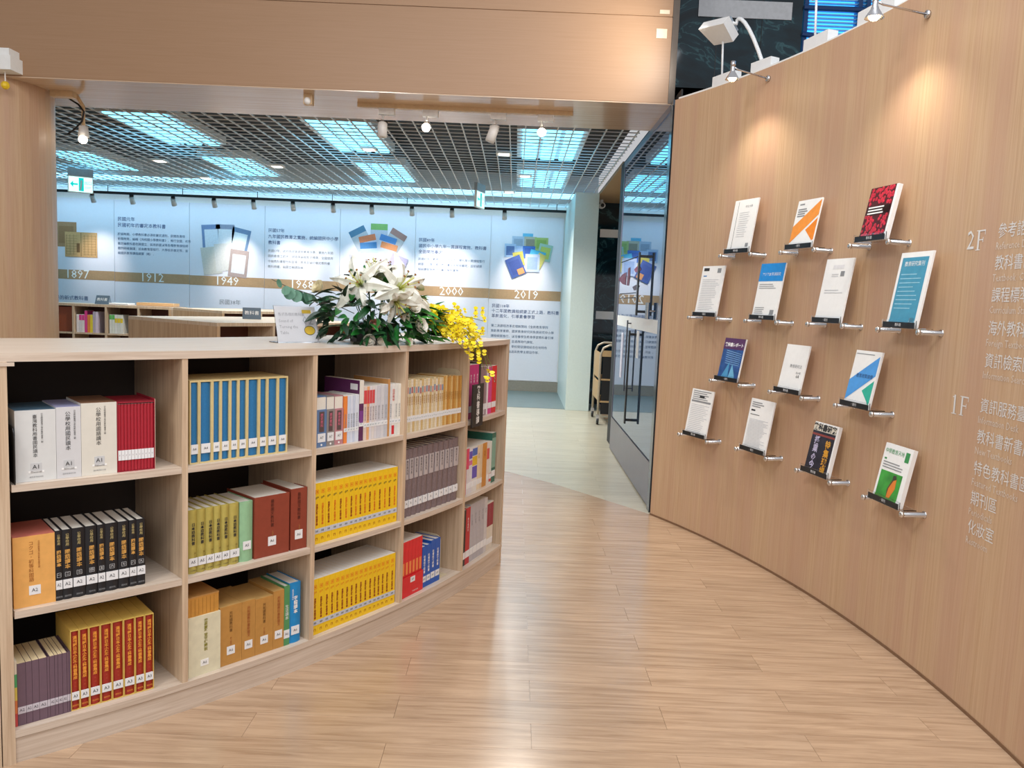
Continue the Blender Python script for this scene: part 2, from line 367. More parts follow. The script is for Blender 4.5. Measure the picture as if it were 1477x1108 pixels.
# marble wall and window beyond the curved wall
wu = structure(MB().box(1.0, 2.05, 6.2, 6.35, 2.0, 4.4).box(1.0, 5.0, 6.2, 6.35, 2.0, 3.05).build('wall_upper', MARB))
MB().box(.958, 1.0, 5.475, 6.2, 2.75, 4.4).build('corner_post', mat('dark_bronze', '#4d4238', .35, .4), wu)
MB().box(1.27, 1.965, 6.19, 6.2, 3.565, 3.69).build('notice_strip', mat('grey_paper', '#b9bcc0', .6), wu)
for x in (1.42, 1.75): MB().box(x - .002, x + .002, 6.196, 6.2, 2.75, 4.4).build('joint', BLACK, wu)
BLUEF = mat('blue_window_frame', '#123a6e', .3)
win = structure(MB().box(2.05, 5.0, 6.28, 6.34, 3.05, 4.4).build('window_1', emit('blue_daylight_pane', '#3aa0e4', 2.0)))
for x in (2.06, 2.46, 2.52, 3.0, 3.6): MB().box(x, x + .03, 6.2, 6.28, 3.05, 4.4).build('mullion', BLUEF, win)
for k in range(36): MB().box(2.09, 3.0, 6.225, 6.25, 3.3 + .027 * k, 3.308 + .027 * k).build('slat', mat('blind_slat', '#7fb4de', .4), win)
MB().tube([(2.05, 6.19, 3.47), (2.35, 6.19, 3.44), (2.7, 6.19, 3.39), (3.0, 6.19, 3.33)], .018, 6).tube([(2.05, 6.19, 3.66), (2.5, 6.19, 3.66), (3.0, 6.19, 3.62)], .018, 6).build('reflection_band', BLUEF, win)  # dark tubes standing in for curved reflections across the window

# ---------------------------------------------------------------- timeline banners on the back wall
BANB = mat('banner_vinyl', '#e4e2ea', .45, var=.01)
BAND = mat('timeline_band', '#b3906a', .5)
years = ['1897', '1912', '1949', '1968', None, '2000', '2019']
names = ['1897 and two old brown books', '1912 and a paragraph of blue text', '1949 and six old book covers', '1968 and a heading with four lines of text', 'a fan of colourful textbooks above the lilies', '2000 and three lines of text', '2019 and a cluster of blue textbooks']
ban = []
for i in range(7):
    xc = -6.83 + 1.1655 * i
    t = thing('timeline_banner', f'tall pale blue timeline banner showing {names[i]}', 'banner', (xc, 12.498, 0), 0, 'timeline banners')
    MB().box(-.580, .580 if i < 6 else .535, -.012, 0, .165, 2.70).build('sheet', BANB, t)
    MB().box(-.580, .580 if i < 6 else .535, -.014, -.012, 1.455 - .005 * i, 1.60 - .004 * i).build('band', BAND, t)
    if years[i]: write(years[i], .19, PAPER, t, 0, -.0155, 1.528 - .0045 * i)
    ban.append(t)
def cover(t, cx, cz, w, h, ang, col, dep, inner=None, deco=None):
    o = MB().box(-w / 2, w / 2, -.001, 0, -h / 2, h / 2).build('printed_cover', mat('print_' + col, col, .6), t, loc=(cx, -.013 - .0016 * dep, cz), rot=(0, -rad(ang), 0))
    if inner: MB().box(-w * .36, w * .36, -.0016, -.001, -h * .36, h * .33).build('print', mat('print_' + inner, inner, .6), o)
    if deco: MB().box(-w * .5, w * .5, -.0017, -.001, h * .22, h * .5).build('print', mat('print_' + deco, deco, .6), o)
# x, z offsets are metres from the banner centre line
cover(ban[0], -.16, 2.14, .32, .38, 0, '#a9805a', 1, '#9a7048'); 
o = MB().box(-.25, .25, -.001, 0, -.19, .19).build('printed_cover', mat('print_oldpage', '#cda06a', .6), ban[0], loc=(.07, -.017, 1.99))
g = MB()
for k in range(9):
    if k in (3, 4): continue
    g.box(-.23 + k * .056, -.226 + k * .056, -.0016, -.001, -.16, .15)
for k in range(8): g.box(-.235, -.06, -.0016, -.001, -.15 + .04 * k, -.147 + .04 * k).box(.03, .235, -.0016, -.001, -.15 + .04 * k, -.147 + .04 * k)
g.box(-.004, .004, -.0016, -.001, -.18, .18).box(-.07, -.02, -.0016, -.001, -.12, .02).build('ruled_columns', mat('print_umber', '#7c5630', .6), o)
for (x, z, a, c1, c2) in [(-.24, 2.17, -4, '#7287ad', '#d5dbe4'), (-.03, 2.18, 0, '#8d92a6', '#d9dbe0'), (.19, 2.13, 12, '#6d86a5', '#d3dde2'), (-.24, 1.83, -8, '#cdc6bb', None), (-.04, 1.89, -6, '#d3cec8', None), (.18, 1.80, 6, '#a9958f', '#dcd9dc')]:
    cover(ban[2], x + .0, z, .29, .42, -a, c1, 1 if z > 2 else 2 + x, c2)
for k, (x, z, a, c1, dc) in enumerate([(-.26, 2.26, -28, '#aeb4bc', '#4e7a98'), (.02, 2.33, 0, '#b4bccb', '#7fae62'), (.26, 2.24, 30, '#b4b4b8', '#a07a72'), (-.13, 2.15, -14, '#b9bdd0', '#c9764f'), (.13, 2.15, 16, '#b9c0d2', '#4a7fb8'),
                       (-.13, 2.04, -5, '#b3c2d2', '#3a76ab'), (.15, 2.04, 14, '#c0c3ce', '#d38655'), (-.28, 1.86, -8, '#c3bccd', None), (-.08, 1.87, -2, '#c9c3d0', None), (.1, 1.84, 6, '#c2bace', None), (.3, 1.86, 22, '#b8abc8', None)]):
    cover(ban[4], x, z, .26, .34, -a, c1, k, None, dc)
for k, (x, z, w, h, c) in enumerate([(-.33, 1.80, .17, .15, '#ef8146'), (-.1, 1.83, .13, .08, '#e9b25c'), (.1, 1.83, .15, .08, '#df8a66'), (.1, 1.70, .26, .07, '#d98a72')]):
    cover(ban[4], x, z, w, h, 0, c, 13 + k)
for k, (x, z, w, h, a, c1, c2) in enumerate([(-.05, 2.39, .2, .2, 0, '#63b4d8', None), (-.22, 2.27, .24, .3, 0, '#aebfd4', '#93a5bb'), (.0, 2.27, .24, .3, 0, '#b9b7a4', '#8f8a78'), (.2, 2.28, .26, .26, 0, '#a9bd6f', '#8fae58'),
                             (-.36, 2.12, .22, .27, 0, '#a9bfdc', '#5872a5'), (.27, 2.1, .26, .34, -10, '#9fc2b4', '#b8c763'), (-.14, 2.12, .24, .2, 0, '#9db7db', None), (-.02, 2.1, .24, .24, 0, '#3a6fc2', '#2d58aa'), (.14, 2.05, .3, .16, -12, '#4db4d9', None),
                             (.18, 1.92, .16, .3, -25, '#c9bf67', None), (-.2, 1.95, .2, .28, 12, '#cdbd57', '#b7a746'), (.05, 1.87, .28, .36, 0, '#b9c3dc', '#93a7cc'), (-.25, 1.78, .3, .4, 24, '#3c5596', '#31488a')]):
    cover(ban[6], x * .85 + .03, 2.27 + (z - 2.25) * .72, w * .8, h * .76, a, c1, k, c2)
cover(ban[6], -.10, 1.865, .1, .09, 24, '#d9925a', 15)
def para(t, x, z, lines, size, m, line=1.0):
    write('\n'.join(lines), size, m, t, x, -.0145, z, ax='LEFT', ay='TOP', line=line)['kind'] = 'stuff'
para(ban[1], -.53, 2.44, ['民國元年', '民國初年的審定本教科書'], .068, NAVY, 1.35)
para(ban[1], -.53, 2.20, ['於該時期，小學教科書必須依審定通則，民間及書局', '依循時勢，編輯《共和國小學教科書》，推行全國，初等', '審定編教科書收歸國立，採用民國以降各種教育課程綱', '體例明確嚴謹；並由教育部核行，大學校長審定等，並', '編國民教育課程綱要（略）。'], .0455, SLATE, 1.6)
para(ban[3], -.53, 2.36, ['民國57年', '九年國民教育之實施，統編國民中小學', '教科書'], .064, NAVY, 1.45)
para(ban[3], -.53, 2.04, ['民國57年，政府為提高國民教育水準，實施九年國', '國民教育之初步，國語等編輯暫定標準、全國使用', '中編教科書暫行科目等，教育部編印審定教科書', '教科用書，由國立編譯館編。'], .046, GREY, 1.75)
para(ban[5], -.53, 2.31, ['民國89年', '國民中小學九年一貫課程實施，教科書', '全面開放審定'], .062, NAVY, 1.45)
para(ban[5], -.53, 2.01, ['民國89年，教育部公布國民中小學九年一貫課程暫行', '綱要，小學、國中教科書全面開放審定，並依據課', '程綱要發展教材及審定機制實施。'], .045, SLATE, 1.75)
para(ban[6], -.53, 1.345, ['民國108年', '十二年國教課程綱要正式上路，教科書', '革新進化，引導素養學習'], .062, NAVY, 1.25)
para(ban[6], -.53, 1.03, ['第二次課程改革從理解開始《全新教育學院', '推動教育實務，國家教育研究院負責研究中小學', '課程綱要推行，以培養學生終身學習教科書引導', '自主閱讀學習，並適應時代課程。', '　　　，此外，學校開發課程結合在地特色', '　　　教科書編選與教學主題協作等。'], .047, SLATE, 1.7)
para(ban[0], -.60 + .02, 1.31, ['年', '走向世界的新式教科書'], .075, NAVY, 1.5)
para(ban[2], -.12, 1.235, ['民國38年'], .085, GREY)

# ---------------------------------------------------------------- curved wall: lettering
def on_wall(s, size, m, th, z, squeeze=1.0, bold=0.0):
    src = text_mesh(s, size, m, ax='LEFT', ay='CENTER', squeeze=squeeze, bold=bold); me = src.copy()
    for v in me.vertices:
        t = rad(th) - v.co.x / RW; r = RW - .0015
        v.co = (CWL[0] + r * math.cos(t), CWL[1] + r * math.sin(t), z + v.co.y)
    put('lettering', me, wall_right)
VINYL = mat('white_vinyl_lettering', '#dedcd9', .35, var=.01)
VINY2 = mat('pale_vinyl_lettering', '#d8cbbd', .4, var=.01)
for s, e, z in [('參考諮詢區', 'Reference Desk', 1.708), ('教科書區', 'Textbook  Collection', 1.598), ('課程標準區', 'Curriculum Standards', 1.487), ('海外教科書區', 'Foreign Textbooks', 1.372), ('資訊檢索區', 'Information Search', 1.258),
                ('資訊服務臺', 'Information Desk', 1.098), ('教科書新書展示區', 'New Textbooks', .987), ('特色教科書區', 'Featured Textbooks', .873), ('期刊區', 'Periodicals', .765), ('化妝室', 'Restroom', .66)]:
    on_wall(s, .056, VINYL, 2.17, z, .9); on_wall(e, .037, VINY2, 2.22, z - .049, .85)
on_wall('2', .098, VINYL, 3.98, 1.688, .95)
def wall_bars(bars, th, z):
    b = MB()
    for x0, x1, z0, z1 in bars:
        P = lambda x, zz: (CWL[0] + (RW - .0015) * math.cos(rad(th) - x / RW), CWL[1] + (RW - .0015) * math.sin(rad(th) - x / RW), z + zz)
        b.face([P(x0, z0), P(x1, z0), P(x1, z1), P(x0, z1)])
    b.build('lettering', VINYL, wall_right)
FB = [(.062, .072, -.034, .034), (.054, .080, -.036, -.033), (.054, .072, .033, .036), (.072, .104, .031, .036), (.101, .104, .018, .031), (.072, .094, -.001, .003), (.091, .094, -.008, .010)]
wall_bars(FB, 3.98, 1.688); wall_bars(FB, 3.98, 1.085)
wall_bars([(.018, .028, -.034, .036), (.008, .038, -.036, -.033), (.010, .018, .026, .030)], 3.98, 1.085)

def wall_frame(th, off=0.0):
    return (CWL[0] + (RW - off) * math.cos(rad(th)), CWL[1] + (RW - off) * math.sin(rad(th))), rad(th) - PI / 2
def wall_thing(name, label, cat, th, z, group=None):
    p, a = wall_frame(th); return thing(name, label, cat, (p[0], p[1], z), a, group)

# booklet stands: two pegs, clear ledge, lip with a black label, clear back plate
BLAB = mat('black_label', '#17181c', .4)
peg = MB().tube([(0, 0, 0), (0, -.006, 0), (0, -.006, 0), (0, -.094, 0)], [.015, .015, .010, .010], 12).mesh('peg', CHROME, True)
cap = MB().tube([(0, -.094, 0), (0, -.0945, 0), (0, -.103, 0), (0, -.106, 0)], [.009, .0125, .0125, .008], 12).mesh('peg_cap', mat('peg_cap_satin', '#d9d6d2', .25, .9), True)
ledge = MB().box(-.115, .115, -.104, -.03, .0105, .0145).box(-.115, .115, -.104, -.101, .0145, .044).mesh('ledge', ACRYL)
def leaning(mb, th_=0): return mb
STANDS = [  # theta of centre, z of pegs, description
    (20.92, 1.707, .30, 'white booklet with one thin vertical line'), (15.16, 1.705, .245, 'booklet with orange and white triangles'), (9.24, 1.707, .235, 'glossy booklet of red raspberries'),
    (23.72, 1.345, .30, 'white booklet with a black mark and small text'), (18.0, 1.345, .30, 'white booklet under a bright blue header'), (12.25, 1.348, .30, 'blank white booklet with a tiny grey square'), (6.48, 1.345, .305, 'teal booklet with white border'),
    (21.05, .985, .245, 'purple and blue magazine'), (15.2, .984, .245, 'pale grey booklet with small central text'), (9.33, .987, .25, 'booklet with blue and green triangles'),
    (23.96, .617, .285, 'white report with dense grey header'), (18.02, .629, .285, 'white booklet of tiny grey text'), (12.2, .627, .245, 'dark magazine with orange lettering'), (6.44, .628, .24, 'white magazine with a green bird photo')]
rows_ = ['top', 'top', 'top', 'second', 'second', 'second', 'second', 'third', 'third', 'third', 'bottom', 'bottom', 'bottom', 'bottom']
for i, (th, z, h, d) in enumerate(STANDS):
    t = wall_thing('booklet_stand', f'clear ledge on chrome pegs holding the {d}', 'display stand', th, z, 'booklet stands on the curved wall')
    for x in (-.1385, .1385): p = put('peg', peg, t, (x, 0, 0)); put('peg_cap', cap, p)
    put('ledge', ledge, t, (.012, 0, 0))
    l = MB().box(-.107, .107, -.1055, -.1042, .0125, .036).build('name_strip', BLAB, t, loc=(.012, 0, 0))
    write('教科書・期刊'[i % 2 * 3:i % 2 * 3 + 3], .014, LABELW, l, 0, -.1062, .0245)
    # booklet
    k = math.atan2(.045, h)
    bk = wall_thing('booklet', f'{d} on the {rows_[i]} row of wall ledges', 'booklet', th, z + .0148, 'booklets displayed on the curved wall')
    bw = .208 if h > .27 else .190
    thick = .018 if i in (2, 12, 13) else .008
    R3 = (-k, 0, 0)
    body = MB().box(-bw / 2, bw / 2, 0, thick, 0, h).build('pages', PAPER, bk, loc=(.012, -.094, 0), rot=R3)
    F = lambda x0, x1, z0, z1, mtl, nm='print', e=0: MB().box(x0 * bw, x1 * bw, -.0008 - e, -.0002, z0 * h, z1 * h).build(nm, mtl, body)
    P = lambda pts, mtl, e=0: MB().face([(x * bw, -.0009 - e, zz * h) for x, zz in pts]).build('print', mtl, body)
    def lines(x0, x1, z0, z1, n, mtl=GREY, t_=.004):
        g = MB()
        for q in range(n):
            zz = (z1 + (z0 - z1) * q / max(1, n - 1)) * h; xe = x0 + (x1 - x0) * random.uniform(.7, 1); g.box(x0 * bw, xe * bw, -.0012, -.0006, zz, zz + t_)
        g.build('text_lines', mtl, body)
    PALE = mat('pale_grey_print', '#c4c6ca', .6)
    if i == 0: F(-.32, -.31, 0.08, .97, INK); write('中文大學', .016, GREY, body, .03, -.001, h * .86); lines(-.2, .3, .3, .75, 12, PALE, .002); F(.28, .4, .1, .17, GREY)
    elif i == 1: P([(-.5, .12), (-.5, .46), (.5, .97), (.5, .66)], mat('print_orange', '#f0963c', .5)); P([(.5, .60), (.08, .37), (.44, .14), (.5, .16)], mat('print_orange2', '#f08a28', .5)); lines(-.42, .0, .66, .80, 4, GREY, .006); F(-.4, -.2, .9, .93, GREY)
    elif i == 2:
        F(-.5, .42, .02, 1, mat('raspberry_ground', '#4a1c28', .25)); g = MB()
        for q in range(170):
            bx, bz = random.uniform(-.46, .38) * bw, random.uniform(.05, .97) * h
            if .46 * h < bz < .68 * h: continue
            g.ball((bx, -.0008, bz), random.uniform(.007, .0105), 7, 4)
        for v in range(len(g.v)): g.v[v] = (g.v[v][0], -.0008 + (g.v[v][1] + .0008) * .12, g.v[v][2])
        g.build('raspberry_print', mat('raspberry_red', '#c0263f', .3, var=.5, scale=110), body)['kind'] = 'stuff'; F(-.46, .4, .48, .64, mat('print_dark', '#2b2326', .3)); lines(-.42, .32, .5, .61, 3, PAPER, .006)
    elif i == 3: F(-.42, -.18, .9, .96, INK); F(.2, .36, .86, .95, GREY); F(-.4, -.25, .79, .81, mat('print_blue', '#3a78b8', .5)); lines(-.4, .38, .12, .72, 18, PALE, .003)
    elif i == 4: F(-.5, .5, .68, 1, mat('print_bright_blue', '#1c8ad6', .5)); write('アジア太平洋研究', .02, PAPER, body, 0, -.0012, h * .8); lines(-.42, .36, .55, .62, 3, GREY, .003); lines(-.42, .0, .1, .2, 4, GREY, .003); F(.22, .38, .08, .17, GREY)
    elif i == 5: F(.12, .26, .72, .8, GREY); lines(-.2, .1, .72, .75, 2, PALE, .003); lines(-.35, .35, .46, .5, 2, PALE, .003); F(-.2, .2, .84, .9, mat('faint_print', '#dcdcde', .6))
    elif i == 6:
        F(-.42, .40, .03, .93, mat('print_teal', '#4796b4', .45)); write('教育研究集刊', .022, PAPER, body, 0, -.0012, h * .84); lines(-.36, .3, .25, .7, 9, mat('print_light_teal', '#9fcfe0', .5), .003); F(.22, .36, .06, .13, mat('print_pale_teal', '#b8d8e4', .5))
    elif i == 7:
        F(-.5, .48, 0, 1, mat('print_deep_blue', '#2c4f8c', .35, var=.3, scale=30)); F(-.5, .48, .74, 1, mat('print_purple', '#5a2f5c', .35), 'print', .0006); write('教科書レポート', .024, PAPER, body, 0, -.002, h * .84, bold=.0008)
        for q in range(7): P([(-.3 + .01 * q, .70 - .05 * q), (.42, .64 - .045 * q), (.42, .65 - .045 * q), (-.3, .715 - .05 * q)], mat('print_sky', '#8fb8dc', .4), .0005)
        P([(-.35, .05), (-.05, .45), (.0, .05)], mat('print_aqua', '#4c93c0', .4), .0006); P([(.0, .05), (.1, .4), (.35, .05)], mat('print_aqua2', '#6fb0d2', .4), .0006)
    elif i == 8: write('教育研究法', .02, GREY, body, .02, -.0012, h * .55); write('第49輯', .013, GREY, body, .05, -.0012, h * .42); write('64', .026, INK, body, .05, -.0012, h * .35)
    elif i == 9: P([(-.5, .10), (-.5, .46), (.45, .92), (.45, .58)], mat('print_azure', '#4c9ae0', .5)); P([(.45, .5), (.08, .30), (.45, .06)], mat('print_jade', '#2fb096', .5)); lines(-.45, .45, .93, .935, 1, GREY, .003); write('教育政策論壇', .02, NAVY, body, .01, -.0016, h * .55)
    elif i == 10: F(-.44, .44, .72, .76, GREY); lines(-.42, .4, .78, .95, 5, GREY, .005); F(-.1, .12, .82, .87, INK, 'print', .0006); lines(-.42, .42, .08, .66, 16, PALE, .003)
    elif i == 11: lines(-.42, .1, .84, .92, 3, GREY, .005); F(-.42, -.25, .76, .79, INK); lines(-.42, .0, .68, .69, 1, INK, .003); lines(-.42, .42, .06, .6, 22, PALE, .0025)
    elif i == 12:
        F(-.5, .44, .0, .9, mat('print_night', '#2a2630', .35, var=.5, scale=22)); F(-.5, .44, .83, .97, mat('print_cream', '#d9d2c2', .4), 'print', .0006); write('教科書研究', .036, INK, body, -.005, -.0022, h * .9, bold=.001)
        write(vert('特集現場'), .042, mat('print_amber', '#d69a2c', .4), body, .045, -.002, h * .68, ay='TOP', bold=.001); write(vert('授業の今'), .04, mat('print_lilac', '#c3bcd8', .4), body, -.045, -.002, h * .72, ay='TOP', bold=.001)
        F(-.5, .44, .74, .78, mat('print_red_brown', '#8c3e36', .4), 'print', .0006)
    else:
        write('中學教育天地', .022, mat('print_leaf', '#5aa06c', .5), body, -.02, -.0012, h * .87); F(.28, .42, .76, .93, mat('print_green', '#3a8f4e', .5)); F(-.42, -.34, .72, .75, mat('print_green', '#3a8f4e', .5)); lines(-.42, .3, .58, .67, 3, GREY, .004)
        F(-.42, .36, .03, .53, mat('print_meadow', '#3f9a3a', .4, var=.35, scale=14))
        P([(-.02, .10), (.1, .10), (.22, .28), (.2, .44), (.1, .40), (.0, .26)], mat('print_bird_orange', '#dc7f2c', .5), .0006); P([(.06, .40), (.2, .44), (.16, .50), (.06, .49)], mat('print_bird_head', '#3b3a30', .5), .0008); P([(-.02, .1), (.0, .26), (.1, .40), (.06, .42), (-.05, .24)], mat('print_bird_wing', '#5c4326', .5), .0007)

# lamps on the curved wall
def wall_lamp(th, z, label):
    t = wall_thing('halogen_arm_lamp', label, 'spotlight', th, z, 'chrome arm spotlights on the curved wall')
    MB().tube([(0, 0, .0), (0, -.012, .0)], .016, 12).build('wall_plate', CHROME, t, True)
    MB().tube([(0, -.01, 0), (0, -.2, .02), (0, -.23, .03)], .0045, 8).build('arm', CHROME, t, True)
    MB().tube([(0, -.235, .055), (0, -.235, .012), (0, -.235, .0), (0, -.235, -.035)], [.011, .012, .016, .038], 14, caps=False).tube([(0, -.235, .06), (0, -.235, .03)], .013, 10).build('shade', CHROME, t, True)
    MB().ball((0, -.235, -.022), .024, 10, 6).build('bulb', emit('halogen_bulb', '#ffe2b0', 30), t, True)
    p, a = wall_frame(th, .235)
    q, _ = wall_frame(th, .06)
    spot('halogen_beam', (p[0], p[1], z - .06), (q[0], q[1], z - 1.2), 12, 110, .9, (1, .91, .76))
wall_lamp(20.3, 2.665, 'small chrome arm spotlight beside the white floodlight'); wall_lamp(7.9, 2.62, 'small chrome arm spotlight nearest the floor directory lettering')
WPL = mat('white_lamp_plastic', '#e4e6e6', .35, var=.02)
def top_lamp(th, label, ring=False):
    p, a = wall_frame(th, -.05); t = thing('floodlight', label, 'floodlight', (p[0], p[1], 2.745), a, 'white floodlights on top of the curved wall')
    MB().box(-.10, .09, -.03, .03, 0, .055).build('ballast_box', WPL, t)
    MB().tube([(-.05, 0, .055), (-.05, -.01, .26)], .006, 8).build('stem', WPL, t, True)
    if not ring:
        h = MB().prism([(-.12, -.075), (.12, -.075), (.09, .06), (-.09, .06)], 0, .055).build('lamp_head', WPL, t, loc=(-.05, -.05, .28), rot=(rad(-35), rad(8), 0))
        MB().prism([(-.09, -.055), (.09, -.055), (.07, .05), (-.07, .05)], .055, .085).build('reflector', mat('lamp_glass_grey', '#9aa7b4', .1, .3), h)
        pts = [(.05, -.03, .33)] + [(.05 + .26 * (1 - math.cos(PI / 2 * k / 8)) , 0, .33 + .06 * math.sin(PI * k / 8) - .30 * (k / 8) ** 2) for k in range(9)]
        MB().tube(pts, .011, 8).build('arm', WPL, t, True)
        MB().box(.24, .40, -.03, .03, 0, .055).build('ballast_box', WPL, t)
    else:
        h = MB(); pts = [(-.05 + .075 * math.cos(2 * PI * k / 16), -.01, .33 + .075 * math.sin(2 * PI * k / 16)) for k in range(17)]
        h.tube(pts, .014, 8, caps=False).build('lamp_ring', WPL, t, True)
p, a = wall_frame(25.1, .12); spot('floodlight_beam', (p[0], p[1], 3.08), (-.2, 5.5, 3.15), 42, 130, .9, (1, .95, .86), .06)
top_lamp(24.9, 'white floodlight with curved arm on top of the wall'); top_lamp(16.7, 'white ring headed floodlight on top of the wall', True)
p, a = wall_frame(12.1, -.05); t = thing('ballast_box', 'white ballast box on the wall top behind a chrome spotlight', 'box', (p[0], p[1], 2.745), a)
MB().box(-.13, .13, -.03, .03, 0, .06).build('casing', WPL, t)

# ---------------------------------------------------------------- the curved bookcase
STEP = 6.52; TH0 = -51.05                             # divider centres: TH0 + STEP * k
bc = thing('curved_bookcase', 'long curved pale oak bookcase of five bays, three shelves high', 'bookcase', (CB[0] + RB * math.cos(rad(-34.8)), CB[1] + RB * math.sin(rad(-34.8)), 0))
def bcp(o): o.parent = bc; o.matrix_parent_inverse = Matrix.Translation(bc.location).inverted(); return o
T1 = TH0 + 5 * STEP + .12
DEP = .40
bcp(arc_slab(CB, RB - .66, RB, -54.2, T1, 1.175, 1.2, 60, OAKX, 'top_panel'))
bcp(arc_slab(CB, RB - .66, RB, -51.2, T1, .078, .1, 48, OAKX, 'bottom_board'))
bcp(arc_slab(CB, RB - .66, RB - .004, -51.2, T1 - .02, 0, .0755, 48, OAKX, 'plinth'))
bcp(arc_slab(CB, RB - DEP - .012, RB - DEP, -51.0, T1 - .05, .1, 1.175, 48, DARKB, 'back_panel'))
def radial(name, th, half, r0, r1, z0, z1, m):
    b = MB(); c = Vector((CB[0], CB[1], 0)); n = Vector((math.cos(rad(th)), math.sin(rad(th)), 0)); t = Vector((-n.y, n.x, 0))
    q = [c + n * r0 - t * half, c + n * r1 - t * half, c + n * r1 + t * half, c + n * r0 + t * half]
    return bcp(b.prism([(p.x, p.y) for p in q], z0, z1).build(name, m))
for k in range(1, 5): radial('divider', TH0 + STEP * k, .0095, RB - DEP, RB - .002, .1, 1.175, OAK)
radial('end_panel', T1 - .14, .0105, RB - .66, RB - .002, 0.0, 1.175, OAK)
radial('end_panel', -51.2, .016, RB - .66, RB + .001, 0.0, 1.175, OAK)
arcend = bcp(arc_slab(CB, RB - .66, RB + .002, -54.2, -51.45, 0, 1.173, 8, OAK, 'end_panel'))
MB_ = bcp(arc_slab(CB, RB - .03, RB + .004, -52.6, -50.75, 1.163, 1.1735, 6, OAKX, 'corner_joint'))
for k in range(5):
    for z in (.435, .805): bcp(arc_slab(CB, RB - DEP, RB - .003, TH0 + STEP * k + .13, TH0 + STEP * (k + 1) - .13, z, z + .021, 12, OAKX, 'shelf'))

BASE = {'top': .8262, 'mid': .4562, 'bot': .1002}
MIDS = [-47.83, -41.31, -34.80, -28.29, -21.78]
def slot(bay, level, s0, s1, inset=.03):
    th = rad(MIDS[bay - 1]); n = Vector((math.cos(th), math.sin(th), 0)); t = Vector((-n.y, n.x, 0))
    p = Vector((CB[0], CB[1], 0)) + n * (RB - inset) + t * ((s0 + s1) / 2000)
    return (p.x, p.y, BASE[level]), th + PI / 2, (s1 - s0) / 1000 - .0008
def H(level, ztop): return ztop - BASE[level]

# --- book builders: local x across the spine, y into the shelf, z up; the spine face is y = 0
def book_body(t, w, h, d, cov, pages=PAGES, rounded=.3, board=.0022, nm='cover'):
    r = min(rounded * w, .008); n = 6 if r > .001 else 1; b = MB(); hw = w / 2
    outer = [(-hw + w * k / n, (r * (1 - math.sin(PI * k / n))) if n > 1 else 0) for k in range(n + 1)]
    poly = [(-hw, d)] + outer + [(hw, d), (hw - board, d), (hw - board, r + board * 1.5), (-hw + board, r + board * 1.5), (-hw + board, d)]
    # split into convex pieces: spine, two boards
    b.prism(outer + [(hw, r + board * 1.5), (-hw, r + board * 1.5)], 0, h) if n > 1 else b.box(-hw, hw, 0, board * 1.5, 0, h)
    y0 = r + board * 1.5 if n > 1 else board * 1.5
    b.box(-hw, -hw + board, y0, d, 0, h).box(hw - board, hw, y0, d, 0, h)
    o = b.build(nm, cov, t); thin = board < .0015
    if w > .0065: MB().box(-hw + board * .5, hw - board * .5, y0 - .0005, d - .004, .003, h + .0006 if thin else h - .003).build('pages', pages, t)
    return o
def label_(t, w, z, hh, txt=None, lw=None, y=-.0007, size=.014):
    lw = min(lw or w, w)
    o = MB().box(-lw / 2, lw / 2, y, .0012, z, z + hh).build('call_label', LABELW, t)
    if txt: write(txt, size, INK, o, 0, y - .0006, z + hh * .5, squeeze=min(1, lw / .026))
    return o
def cased(t, w, h, d, casem, bookm, bd=.004):
    hw = w / 2; k = min(bd, w * .14)
    MB().box(-hw, -hw + k, 0, d, 0, h).box(hw - k, hw, 0, d, 0, h).box(-hw + k, hw - k, 0, d, h - k * 1.4, h).box(-hw + k, hw - k, 0, d, 0, k).box(-hw + k, hw - k, d - k, d, k, h - k * 1.4).build('slipcase', casem, t)
    iw = w - 2 * k; n = 6; r = min(.006, iw * .25)
    outer = [(-iw / 2 + iw * q / n, .002 + r * (1 - math.sin(PI * q / n))) for q in range(n + 1)]
    return MB().prism(outer + [(iw / 2, d - .01), (-iw / 2, d - .01)], k + .0005, h - k * 1.4 - .002).build('book_spine', bookm, t)
def block(t, w, h, d, m, top=None, nm='case'):
    o = MB().box(-w / 2, w / 2, 0, d, 0, h - .0005).build(nm, m, t)
    if top: MB().box(-w / 2, w / 2, 0.0008, d, h - .0004, h + .0004).build('case_top', top, t)
    return o
def seg(xs): return list(zip(xs[:-1], xs[1:]))

